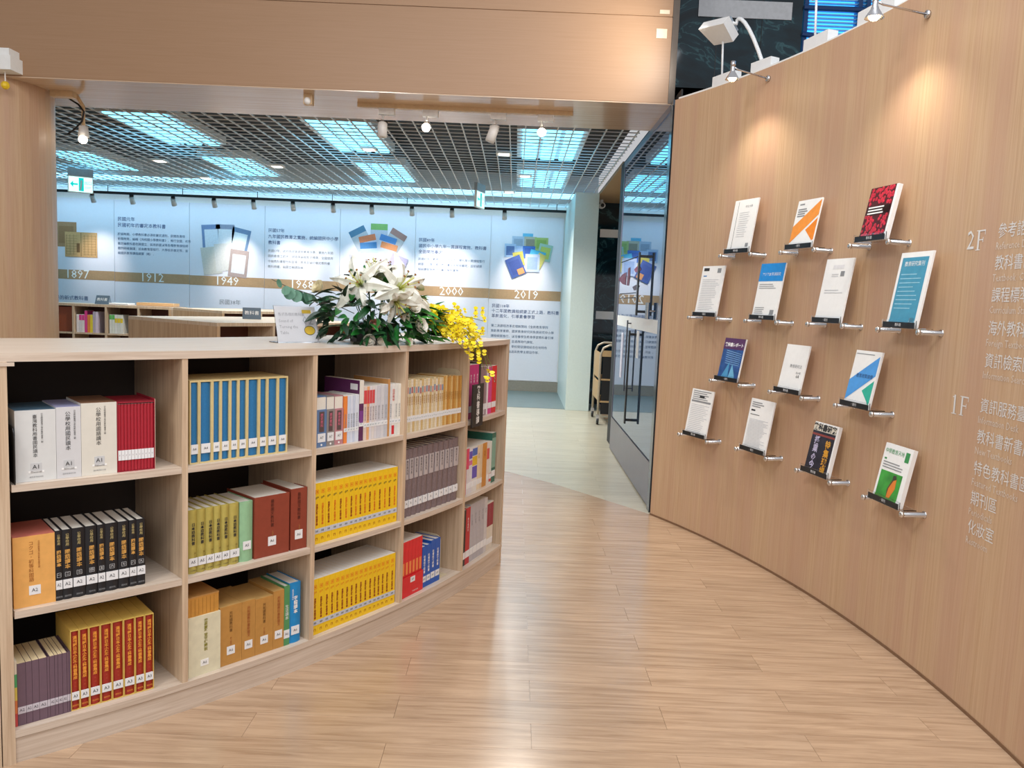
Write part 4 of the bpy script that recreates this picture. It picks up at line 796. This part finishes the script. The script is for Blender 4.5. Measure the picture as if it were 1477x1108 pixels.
# acrylic sign holder
A = Vector((-.912, 3.085, 1.2002)); B = Vector((-.782, 3.215, 1.2002)); mid = (A + B) / 2; rz = math.atan2(B.y - A.y, B.x - A.x)
t = thing('sign_holder', 'leaning clear acrylic sign holder with a doodled card, on the bookcase top', 'sign', mid, rz)
W2 = .092
MB().box(-W2, W2, 0, .07, 0, .003).build('base', ACRYL, t)
pl = MB().box(-W2, W2, 0, .0025, 0, .148).build('front_plate', ACRYL, t, loc=(0, .001, .003), rot=(rad(-16), 0, 0))
cdm = MB().box(-W2 + .003, W2 - .003, .0032, .0042, .002, .145).build('card', mat('card_white', '#f0f0f2', .6, var=.01), pl)
YL = mat('doodle_yellow', '#e8c63c', .5)
for q, (s, z) in enumerate((('各式各樣的教科書', .112), ('Sound of', .086), ('Turning the', .062), ('Table', .038))): write(s, .0145 if q == 0 else .017, mat('faint_pencil', '#aeb0b4', .6), cdm, -.076, .0026, z, ax='LEFT')
MB().box(.03, .07, .0024, .003, .118, .132).build('doodle', YL, cdm); write('02', .05, mat('pencil_line', '#b9bcc0', .6), cdm, .052, .0026, .087)
MB().tube([(.055 + .024 * math.cos(2 * PI * k / 14), .0028, .048 + .018 * math.sin(2 * PI * k / 14)) for k in range(15)], .0012, 5).build('doodle', INK, cdm)
MB().prism([(.055 + .023 * math.cos(2 * PI * k / 14), .048 + .017 * math.sin(2 * PI * k / 14)) for k in range(14)], -.0030, -.0024).build('doodle', YL, cdm, rot=(PI / 2, 0, 0))

# flower arrangement
FC = Vector((-.60, 3.44, 1.2002))
fl = thing('flower_arrangement', 'low arrangement of white lilies, roses, green leaves and yellow orchids on the bookcase', 'flowers', FC)
axr = Vector((.62, .78, 0))                        # along the bookcase front, towards its far end
axo = Vector((.78, -.62, 0))                       # outwards, to the aisle
def P3(a, o, z): return axr * a + axo * o + Vector((0, 0, z))
MB().prism([(.105 * math.cos(2 * PI * k / 20) , .105 * math.sin(2 * PI * k / 20)) for k in range(20)], 0, .085).build('pot', mat('pot_black', '#1a1918', .35), fl)
def leaf_mesh(L, Wd, curl, m, fold=.25):
    b = MB(); n = 6; rows = []
    for i in range(n + 1):
        u = i / n; w = Wd * math.sin(PI * min(1, u * .92 + .06)) ** .8; y = L * u; z = -curl * L * u * u
        rows.append([(-w / 2, y, z + fold * w * .5), (0, y, z), (w / 2, y, z + fold * w * .5)])
    for i in range(n):
        for j in range(2): b.face([rows[i][j], rows[i][j + 1], rows[i + 1][j + 1], rows[i + 1][j]])
    return b.mesh('leaf', m, True)
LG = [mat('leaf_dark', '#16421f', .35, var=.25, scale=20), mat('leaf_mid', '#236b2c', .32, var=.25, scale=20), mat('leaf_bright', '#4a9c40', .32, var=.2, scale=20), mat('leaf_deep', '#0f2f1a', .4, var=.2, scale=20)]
LEAVES = [leaf_mesh(l, w, c, m) for m in LG for l, w, c in ((.085, .036, .35), (.07, .03, .6), (.10, .03, .2))]
VARI = leaf_mesh(.075, .028, .4, mat('leaf_variegated', '#a9bfa6', .35, var=.35, scale=40))
def place_dir(name, me, pos, d, roll=0, parent=fl, scale=1.0):
    q = Vector(d).normalized().to_track_quat('Y', 'Z'); o = put(name, me, parent, pos); o.rotation_mode = 'QUATERNION'
    from mathutils import Quaternion
    o.rotation_quaternion = q @ Quaternion((0, 1, 0), roll); o.scale = (scale,) * 3; return o
rnd = random.Random(11)
nl = 0
while nl < 222:
    a = rnd.uniform(-.30, .29); z = rnd.uniform(.005, .27); o = rnd.uniform(-.12, .20)
    q = (a / .30) ** 2 + ((z - .09) / .18) ** 2 + (o / .21) ** 2
    if q > 1.0 or q < .38: continue
    out = (axr * a * 1.4 + axo * (o + .06) * 1.5 + Vector((0, 0, (z - .09) * 1.2))).normalized()
    out = (out + Vector((rnd.uniform(-.8, .8), rnd.uniform(-.8, .8), rnd.uniform(-.7, .5)))).normalized()
    if z < .06 and out.z < 0: out.z *= .15
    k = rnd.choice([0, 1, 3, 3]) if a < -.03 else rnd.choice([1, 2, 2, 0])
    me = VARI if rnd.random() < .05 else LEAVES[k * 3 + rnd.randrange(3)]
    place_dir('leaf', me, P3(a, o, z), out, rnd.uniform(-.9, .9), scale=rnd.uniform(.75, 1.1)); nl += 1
for i in range(76):
    a = rnd.uniform(-.22, .22); o = rnd.uniform(.10, .19) - .3 * a * a; z = rnd.uniform(.015, .15)
    out = axr * (a * 2 + rnd.uniform(-.6, .6)) + axo * rnd.uniform(.3, 1) + Vector((0, 0, rnd.uniform(-.25, .6) if z > .05 else rnd.uniform(0, .5)))
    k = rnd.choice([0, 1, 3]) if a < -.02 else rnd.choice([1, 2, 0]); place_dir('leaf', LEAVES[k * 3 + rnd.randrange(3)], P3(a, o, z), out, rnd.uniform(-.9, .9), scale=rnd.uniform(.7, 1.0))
st = MB()
for i in range(16):
    a = rnd.uniform(-.18, .18); o = rnd.uniform(-.06, .1); st.tube([P3(a * .3, o * .3, .06), P3(a * .7, o * .7, .14), P3(a, o, .24)], .002, 5)
st.build('stems', mat('stem_green', '#3f6b35', .5), fl, True)
# lilies
LILW = mat('lily_petal', '#dcdcd0', .45, var=.06, scale=14); LILG = mat('lily_throat', '#cdd39a', .45)
def lily_mesh(op):
    b = MB()
    for k in range(6):
        th_ = PI / 3 * k + (.05 if k % 2 else 0); L = .13 if k % 2 else .125; Wd = .062 if k % 2 else .044; n = 8; rows = []
        for i in range(n + 1):
            u = i / n; r = L * (u * .35 + op * .72 * u * u); hgt = L * (u * .95 - op * .78 * u ** 2.4); w = Wd * math.sin(PI * min(1, u * .86 + .1)) ** .9 * (.6 if u > .97 else 1); rf = .010 * math.sin(i * 2.1 + k)
            row = []
            for j, x in enumerate((-.5, -.2, 0, .2, .5)): row.append((r, x * w, hgt - abs(x) * w * .5 + (rf * abs(x) * 1.2) + (.004 if j == 2 else 0)))
            rows.append([(x * math.cos(th_) - y * math.sin(th_), x * math.sin(th_) + y * math.cos(th_), z) for x, y, z in row])
        for i in range(n):
            for j in range(4): b.face([rows[i][j], rows[i + 1][j], rows[i + 1][j + 1], rows[i][j + 1]], 1 if i < 2 else 0)
    return b.mesh('lily', [LILW, LILG], True)
LO, LH = lily_mesh(1.0), lily_mesh(.55)
g = MB()
for k in range(6): a = PI / 3 * k + .4; g.tube([(0, 0, 0), (.012 * math.cos(a), .012 * math.sin(a), .05), (.028 * math.cos(a), .028 * math.sin(a), .085)], .0013, 5)
g.tube([(0, 0, 0), (0, 0, .1)], .0022, 5); STF = g.mesh('stamen', mat('stamen_green', '#c7c861', .5), True)
g = MB()
for k in range(6): a = PI / 3 * k + .4; g.ball((.030 * math.cos(a), .030 * math.sin(a), .087), .005, 6, 4, sz=.5)
ANT = g.mesh('anther', mat('anther_brown', '#8a5a1e', .6), True)
def lily(pos, d, me, roll, s=1.0, nm='lily'):
    o = put(nm, me, fl, pos); o.rotation_mode = 'QUATERNION'
    from mathutils import Quaternion
    o.rotation_quaternion = Vector(d).normalized().to_track_quat('Z', 'Y') @ Quaternion((0, 0, 1), roll); o.scale = (s,) * 3
    put('stamen', STF, o); put('anther', ANT, o)
lily(P3(.0, .13, .225), axo * .85 + Vector((0, 0, .42)) + axr * -.05, LO, .3, 1.2); lily(P3(-.13, .06, .235), axr * -.75 + axo * .35 + Vector((0, 0, .35)), LO, .9, 1.05)
lily(P3(-.055, .17, .19), axo * .75 + Vector((0, 0, -.5)) + axr * -.1, LH, .2, 1.0); lily(P3(.03, .03, .245), axr * .4 + Vector((0, 0, .9)) + axo * .15, LH, .5, 1.1)
lily(P3(-.05, .05, .26), axr * -.3 + Vector((0, 0, .9)) + axo * .2, LH, .1, 1.0)
# roses
def rose_mesh(m):
    b = MB()
    for ring, (rr, hh, n) in enumerate(((.009, .030, 3), (.017, .029, 5), (.025, .024, 6))):
        for k in range(n):
            a0 = 2 * PI * k / n + ring * .5; w = 2 * PI / n * .75; pts = []
            for iu in range(4):
                u = iu / 3; row = []
                for jv in range(4):
                    a = a0 + (jv / 3 - .5) * w * 1.4; r = rr * (.35 + .65 * math.sin(u * PI * .55)) * (1.12 if iu == 3 else 1); row.append((r * math.cos(a), r * math.sin(a), hh * u - (.003 * abs(jv - 1.5) if iu == 3 else 0)))
                pts.append(row)
            for i in range(3):
                for j in range(3): b.face([pts[i][j], pts[i][j + 1], pts[i + 1][j + 1], pts[i + 1][j]])
    b.ball((0, 0, .012), .010, 8, 5)
    return b.mesh('rose', m, True)
RW_ = rose_mesh(mat('rose_white', '#ece8dc', .5, var=.04)); RC_ = rose_mesh(mat('rose_cream', '#dcd2b0', .5, var=.06)); RP_ = rose_mesh(mat('rose_pink', '#c98f7e', .5))
for pos, d, me, s in ((P3(.06, .2, .075), axo + Vector((0, 0, .25)), RW_, 1.25), (P3(.035, .19, .15), axo + axr * -.2 + Vector((0, 0, .5)), RW_, 1.05), (P3(.12, .16, .16), axo + Vector((0, 0, .6)), RC_, 1.0), (P3(-.105, .15, .145), axo + Vector((0, 0, .2)), RW_, .95),
                     (P3(-.29, .0, .215), axr * -1 + Vector((0, 0, .5)), RC_, 1.1), (P3(-.18, .16, .02), axo + axr * -.4, RW_, .95), (P3(-.14, .18, .012), axo + Vector((0, 0, .1)), RW_, .85), (P3(.15, .10, .235), axr + Vector((0, 0, .8)), RC_, .9), (P3(-.16, .17, .085), axo + axr * -.5, RP_, .8), (P3(.0, .2, .012), axo, RW_, .7)):
    o = put('rose', me, fl, pos); o.rotation_mode = 'QUATERNION'; o.rotation_quaternion = Vector(d).normalized().to_track_quat('Z', 'Y'); o.scale = (s,) * 3
# eucalyptus branch reaching to the sign
eu = MB().tube([P3(-.1, -.02, .12), P3(-.26, -.06, .185), P3(-.38, -.08, .215), P3(-.46, -.09, .245)], .0018, 5).build('eucalyptus_branch', mat('twig_brown', '#5a5648', .6), fl, True)
b = MB(); n = 12
for k in range(n): a, c = 2 * PI * k / n, 2 * PI * (k + 1) / n; b.face([(0, .022, 0), (.020 * math.cos(a), .022 + .022 * math.sin(a), .002), (.020 * math.cos(c), .022 + .022 * math.sin(c), .002)])
EUL = b.mesh('leaf', mat('eucalyptus_leaf', '#4f7d66', .45, var=.15, scale=30), True)
for a, z, dx, dz, s in ((-.30, .185, -.1, -1, 1.1), (-.325, .19, .2, -1, 1.2), (-.36, .195, -.1, -1, 1.15), (-.385, .205, -.2, -.9, 1.2), (-.29, .18, .5, -.8, 1.0), (-.41, .21, -.3, -1, .9), (-.455, .235, .1, -1, .8), (-.24, .17, .1, -1, 1.0), (-.34, .195, .0, -.9, 1.0)):
    place_dir('leaf', EUL, P3(a, -.075 + rnd.uniform(-.01, .02), z + .012), axr * dx + axo * .25 + Vector((0, 0, dz)), rnd.uniform(-.4, .4), eu, s)
# long blades at the left foot
BL = leaf_mesh(.15, .016, .15, LG[0])
for a, o, z, d in ((-.12, .12, .07, (-.8, .4, -.35)), (-.14, .13, .06, (-.7, .6, -.3)), (-.10, .15, .06, (-.5, .8, -.3)), (-.16, .1, .08, (-1, .3, -.3)), (-.08, .16, .07, (-.25, .7, -.35))):
    place_dir('leaf', BL, P3(a, o, z), axr * d[0] + axo * d[1] + Vector((0, 0, d[2])), rnd.uniform(-.4, .4))
# yellow orchid sprays
YO = mat('orchid_yellow', '#f4df14', .45, var=.05, scale=60)
def bloom():
    b = MB()
    for k, (a, L, Wd) in enumerate(((0, .016, .022), (1.9, .008, .006), (-1.9, .008, .006), (2.7, .008, .006), (-2.7, .008, .006))):
        pts = [(0, 0)] + [(Wd / 2 * math.sin(t_), L * (.55 - .45 * math.cos(t_)) + .002) for t_ in (0.6, 1.4, 2.2, 2.9)] + [(-Wd / 2 * math.sin(t_), L * (.55 - .45 * math.cos(t_)) + .002) for t_ in (2.9, 2.2, 1.4, .6)]
        b.face([(x * math.cos(a) - y * math.sin(a), x * math.sin(a) + y * math.cos(a), .002 + .12 * abs(x) + (.25 * y if k else -.1 * y)) for x, y in pts])
    b.ball((0, 0, .002), .0028, 6, 4, 1)
    return b.mesh('orchid_bloom', [YO, mat('orchid_red_brown', '#a5621c', .5)])
BLM = bloom()
sprays = []
for k in range(15):
    e = (rnd.uniform(.24, .50), rnd.uniform(.14, .27), rnd.uniform(-.04, .10))
    sprays.append([(.14, .06, .12), ((.14 + e[0]) / 2, .12, max(.15, e[2] + .05)), e])
for k in range(4): sprays.append([(.2, .1, .1), (.38 + .03 * k, .22, .10), (.42 + .03 * k, .235 + .01 * k, -.09 - .03 * k)])
g = MB()
def bez(p, u): return P3(*[(1 - u) ** 2 * p[0][i] + 2 * u * (1 - u) * p[1][i] + u * u * p[2][i] for i in range(3)])
cnt = 0
for si, p in enumerate(sprays):
    g.tube([bez(p, u / 6) for u in range(7)], .0014, 5)
    for q in range(17 if si < 15 else 14):
        u = rnd.uniform(.42, 1) if si < 15 else rnd.uniform(.35, 1); pos = bez(p, u) + Vector((rnd.uniform(-.045, .035), rnd.uniform(-.045, .035), rnd.uniform(-.04, .04)))
        w = FC + pos; rr = math.hypot(w.x - CB[0], w.y - CB[1])
        if w.z < 1.215 and rr < RB + .015: continue
        if cnt >= 290: continue
        cnt += 1; d = axo * .8 + Vector((rnd.uniform(-.7, .5), rnd.uniform(-.9, .3), rnd.uniform(-.3, .7)))
        o = put('orchid_bloom', BLM, fl, pos); o.rotation_mode = 'QUATERNION'; o.rotation_quaternion = d.normalized().to_track_quat('Z', 'Y'); s = rnd.uniform(.9, 1.3); o.scale = (s,) * 3
g.build('orchid_stems', mat('orchid_stem', '#6a7c2c', .5), fl, True)

# ---------------------------------------------------------------- back room furniture
def plain_case(name, label, loc, rz, L, D, Hh, bays, books=None):
    t = thing(name, label, 'bookcase', loc, rz, 'low oak bookcases of the back room')
    MB().box(0, L, 0, D, Hh - .03, Hh).build('top_panel', OAK, t); MB().box(0, .03, 0, D, 0, Hh - .03).build('end_panel', WALLW2, t); MB().box(L - .03, L, 0, D, 0, Hh - .03).build('end_panel', WALLW2, t)
    MB().box(.03, L - .03, .34, .352, .08, Hh - .03).build('back_panel', mat('russet_back', '#5a3022', .6), t); MB().box(.03, L - .03, 0, D - .01, 0, .08).build('plinth', OAK, t)
    for k in range(1, bays): x = L * k / bays; MB().box(x - .012, x + .012, 0, .34, .08, Hh - .03).build('divider', OAK, t)
    for z in (.42, .77): MB().box(.03, L - .03, .004, .34, z, z + .02).build('shelf', OAK, t)
    return t
WALLW2 = wood('oak_end_grain', '#c3a27e', '#ad8a66', 'z', freq=40, stretch=30, rough=.45)
SX, SY = -5.88, 9.9
c1 = plain_case('low_bookcase', 'low oak bookcase of four bays with pink and orange books, beside the pillar', (SX, SY, 0), 0, 1.62, .5, 1.145, 4)
MB().box(.06, .40, .05, .30, .79, 1.1).build('shutter', mat('russet_panel', '#8a3f1c', .5), c1)
cols = ['#ece5e6', '#d8d4d6', '#e8e2e0', '#d9408c', '#e58a3c', '#e9cf3a', '#b5a9b8', '#d9c9d9']
for i, c in enumerate(cols):
    x = SX + .43 + .034 * i; t = thing('paperback_book', f'small book in the far low bookcase, {ORD[i + 1]} from left in its second bay', 'book', (x, SY + .03, .7905), 0, 'books in the far low bookcase'); hh = .22 + .05 * (i in (3,)) + .04 * (i > 5)
    MB().box(0, .032, 0, .16, 0, hh).build('cover', mat('bk_' + c, c, .5), t); MB().box(.002, .03, .002, .158, hh, hh + .002).build('pages', PAGES, t)
    if i in (1, 2, 3): MB().box(0.001, .031, -.001, 0, hh - .07, hh - .003).build('spine_panel', mat('hot_pink', '#e0388c', .5), t)
for i, c in enumerate(['#d9dcd6', '#d5d9d0', '#dbdcd8', '#d0d4ce', '#d9d8d2']):
    x = SX + .84 + .034 * i; t = thing('paperback_book', f'pale book in the far low bookcase, {ORD[i + 1]} from left in its third bay', 'book', (x, SY + .03, .7905), 0, 'books in the far low bookcase'); hh = .235
    MB().box(0, .032, 0, .16, 0, hh).build('cover', mat('bk_' + c, c, .5), t); MB().box(0.001, .031, -.001, 0, hh - .06 if i < 2 else hh - .1, hh - .004 if i < 2 else hh - .045).build('spine_panel', mat('lime' if i < 2 else 'lemon', '#5cb85a' if i < 2 else '#e0c42c', .5), t)
c2 = plain_case('low_bookcase', 'low double-sided oak bookcase with an open front, in the middle of the back room', (-2.45, 6.58, 0), math.atan2(1.05, .7), 1.75, 1.3, 1.12, 3)
c3 = plain_case('low_bookcase', 'low double-sided oak bookcase behind the nearer one, by the timeline', (-3.35, 9.15, 0), math.atan2(1.0, .72), 1.6, 1.0, 1.15, 3)
def tent(loc, rz, label):
    t = thing('tent_card', label, 'sign', loc, rz, 'grey tent signs'); s = .085
    MB().face([(-s, -.05, 0), (s, -.05, 0), (s, 0, .11), (-s, 0, .11)]).face([(s, .05, 0), (-s, .05, 0), (-s, 0, .11), (s, 0, .11)]).face([(-s, -.05, 0), (-s, 0, .11), (-s, .05, 0)]).face([(s, -.05, 0), (s, .05, 0), (s, 0, .11)]).build('board', mat('tent_grey', '#5d6b78', .4), t)
    write('教科書', .045, PAPER, t, 0, -.029, .058, 'lettering', rot=(rad(65.5), 0, 0))
tent((-2.56, 7.78, 1.1202), .35, 'grey tent sign on the nearer low bookcase'); tent((-5.20, 10.1, 1.1452), 0, 'dark framed sign standing on the far low bookcase')
for i, (x, y, L) in enumerate(((-5.05, 10.2, .3), (-4.55, 10.2, .45))):
    t = thing('open_book', ['flat open grey magazine on the far low bookcase', 'flat open tan picture book on the far low bookcase'][i], 'book', (x, y, 1.1452), .1); MB().box(-L / 2, L / 2, -.12, .12, 0, .022 + .02 * i).build('pages', [PAPER, mat('tan_pages', '#d0a878', .6)][i], t); MB().box(-L / 2 - .005, L / 2 + .005, -.125, .125, -.0001, .004).build('cover', mat('maga_%d' % i, '#7a5f6a', .5), t)
# book cart
ct = thing('book_cart', 'wooden book cart with bent tube handles by the marble wall', 'cart', (1.02, 9.29, 0))
TB = mat('pale_tube', '#b8ad98', .35, .4); CW = mat('cart_ply', '#b59466', .5)
for y in (0, .62):
    MB().tube([(0, y, .11), (0, y, .82), (.03, y, .90), (.10, y, .935), (.60, y, .935), (.67, y, .90), (.70, y, .82), (.70, y, .11)], .014, 8).build('frame', TB, ct, True)
    for x in (0, .7):
        c = MB().tube([(x - .012, y, .04), (x + .012, y, .04)], .04, 12).build('wheel', BLACK, ct, True); MB().box(x - .018, x + .018, y - .02, y + .02, .045, .115).build('fork', CHROME, ct)
for z in (.26, .52): MB().box(0.015, .69, .0, .62, z, z + .02).build('shelf', CW, ct)
MB().box(-.008, .008, .015, .605, .54, .84).build('end_panel', CW, ct); MB().box(-.008, .008, .015, .605, .28, .50).build('end_panel', CW, ct); MB().box(.016, .684, -.006, .010, .80, .87).build('rail', CW, ct); MB().box(.03, .675, .004, .012, .12, .80).build('front_panel', mat('cart_black', '#0c0b0b', .7), ct)
# cctv
t = thing('cctv_camera', 'small white security camera under the ceiling by the marble wall', 'camera', (1.1, 10.9, 2.78)); MB().box(-.02, .02, -.02, .02, -.06, .02).build('mount', WHITE, t); MB().tube([(0, -.14, -.07), (0, .02, -.06)], .04, 12).build('housing', WHITE, t, True); MB().tube([(0, -.15, -.07), (0, -.14, -.07)], .025, 10).build('lens', BLACK, t)
# exit signs
def exit_sign(loc, rz, label):
    t = thing('exit_sign', label, 'exit sign', loc, rz, 'hanging exit signs'); MB().box(-.14, .14, -.015, .015, -.29, -.09).build('lightbox', WHITE, t); MB().box(-.13, .13, -.0165, -.015, -.28, -.10).build('face', emit('exit_white', '#c8fff6', 1.3), t)
    MB().box(-.14, .14, -.02, .02, -.09, 0).build('housing', mat('sign_grey', '#9aa0a4', .4), t)
    TQ = emit('exit_teal', '#00b8b0', 1.0)
    MB().face([(-.115, -.018, -.19), (-.08, -.018, -.15), (-.08, -.018, -.18), (-.03, -.018, -.18), (-.03, -.018, -.2), (-.08, -.018, -.2), (-.08, -.018, -.23)]).build('arrow', TQ, t)
    MB().box(-.02, .035, -.018, -.0165, -.27, -.11).build('pictogram', TQ, t); MB().face([(-.01, -.0185, -.26), (.005, -.0185, -.26), (.015, -.0185, -.2), (.02, -.0185, -.14), (.0, -.0185, -.14), (-.005, -.0185, -.2)]).build('running_figure', PAPER, t); write('出口', .045, TQ, t, .083, -.018, -.17, 'lettering'); write('EXIT', .03, TQ, t, .083, -.018, -.225, 'lettering')
exit_sign((-5.44, 10.05, 2.80), rad(30), 'lit exit sign with a left arrow hanging near the pillar'); exit_sign((-.49, 9.9, 2.80), rad(72), 'exit sign seen edge-on near the middle of the back room')

# ---------------------------------------------------------------- track lights
HEADW = mat('head_white', '#d8d6d2', .4); TAN2 = mat('tan_track', '#cdae84', .4)
tr = thing('lighting_track', 'long tan lighting track under the soffit of the opening', 'track', (-.41, 5.80, 2.745)); MB().box(-.76, .76, -.02, .02, -.03, 0).build('rail', TAN2, tr)
for i, (x, on, dn) in enumerate(((-.99, 0, .17), (-.68, 1, .13), (-.2, 0, .15), (.135, 1, .13))):
    t = thing('track_spotlight', ['grey spotlight with black collar, first on the tan track', 'lit spotlight, second on the tan track', 'tilted white spotlight, third on the tan track', 'lit spotlight at the glass door end of the tan track'][i], 'spotlight', (x, 5.80, 2.7145), 0, 'spotlights on the soffit track')
    MB().box(-.03, .08, -.02, .02, -.045, 0).build('adapter', HEADW, t); MB().tube([(0, 0, -.045), (0, 0, -.1)], .008, 8).build('stem', HEADW, t, True)
    if on:
        MB().tube([(0, 0, -.09), (0, -.03, -.12)], [.02, .032], 12, caps=False).build('shade', CHROME, t, True); MB().ball((0, -.03, -.125), .03, 12, 8).build('bulb', emit('warm_bulb', '#fff2dc', 14), t, True)
    else:
        MB().tube([(0, 0, -.1), (-.0, -.01, -.11), (-.03 * (i == 2), -.02, -.2)], [.03, .034, .034], 14).build('head', HEADW, t, True)
        MB().tube([(0, 0, -.088), (0, 0, -.108)], .035, 14).build('collar', BLACK if i == 0 else HEADW, t, True)
for x in (-.68, .135): spot('track_beam', (x, 5.72, 2.56), (x * .6 - .1, 4.3, .4), 60, 95, .8, (1, .9, .78))
t = thing('track_spotlight', 'lit spotlight with a looped black cable beside the pillar', 'spotlight', (-3.22, 6.0, 2.745)); MB().box(-.13, .03, -.20, -.14, -.04, 0).build('adapter', TAN2, t); MB().tube([(0, -.1, 0), (0, 0, -.06), (0, 0, -.22)], .013, 8).build('stem', TAN2, t, True)
MB().tube([(0, 0, -.2), (0, 0, -.28)], [.03, .04], 12).build('head', HEADW, t, True); MB().ball((.005, -.02, -.30), .03, 12, 8).build('bulb', emit('warm_bulb', '#fff2dc', 14), t, True); MB().tube([(-.1, 0, -.01), (-.03, -.01, -.05), (.015, -.02, -.1), (.0, -.02, -.17), (-.06, 0, -.22), (-.13, .02, -.26)], .007, 6).build('cable', BLACK, t, True)
t = thing('motion_sensor', 'small tan sensor with a pale dome under the soffit', 'sensor', (-1.47, 5.62, 2.745)); MB().box(-.03, .03, -.03, .03, -.07, 0).build('body', TAN2, t); MB().ball((0, -.035, -.05), .024, 10, 6).build('dome', PAPER, t, True)
t = thing('emergency_lamp', 'white emergency lamp with a yellow hanging tag on the beam', 'lamp', (-3.42, 5.478, 2.76)); MB().box(-.2, .08, -.13, 0, 0, .09).box(-.2, .06, -.11, 0, .09, .14).build('casing', WHITE, t); MB().tube([(-.0, -.06, 0), (0, -.06, -.06)], .004, 6).build('cord', PAPER, t); MB().ball((0, -.06, -.085), .027, 8, 5).build('tag', mat('tag_yellow', '#e8c21c', .5), t)
# black track along the timeline with its heads
tr = thing('lighting_track', 'long black lighting track in front of the timeline banners', 'track', (-3.1, 11.7, 2.73)); MB().box(-5.2, 3.78, -.02, .02, -.035, 0).build('rail', BLACK, tr)
for k in range(9): x = -5.0 + 1.08 * k; MB().tube([(x, 0, 0), (x, 0, .085)], .005, 6).build('hanger', BLACK, tr)
xs = [-6.17, -5.60, -5.0, -4.41, -3.84, -3.27, -2.69, -2.13, -1.55, -.97, -.21]
for i, x in enumerate(xs):
    t = thing('track_spotlight', f'small white spotlight on the black track, {ORD[i + 1]} from the pillar side', 'spotlight', (x, 11.7, 2.695), 0, 'spotlights on the black track')
    MB().tube([(0, 0, 0), (0, 0, -.03)], .03, 10).build('collar', BLACK, t, True); MB().tube([(0, 0, -.03), (0, .05, -.12)], .036, 12).build('head', HEADW, t, True)
for x, e in ((-6.45, 26), (-4.33, 40), (-3.5, 34), (-3.05, 24), (-2.4, 40), (-1.95, 36), (-1.25, 44), (-.95, 30), (.1, 44)):
    spot('timeline_beam', (x, 11.72, 2.52), (x, 12.5, 1.72), e * 1.55, 54, 1.0, (1, .93, .87), .04)
bpy.data.objects.remove(_to);
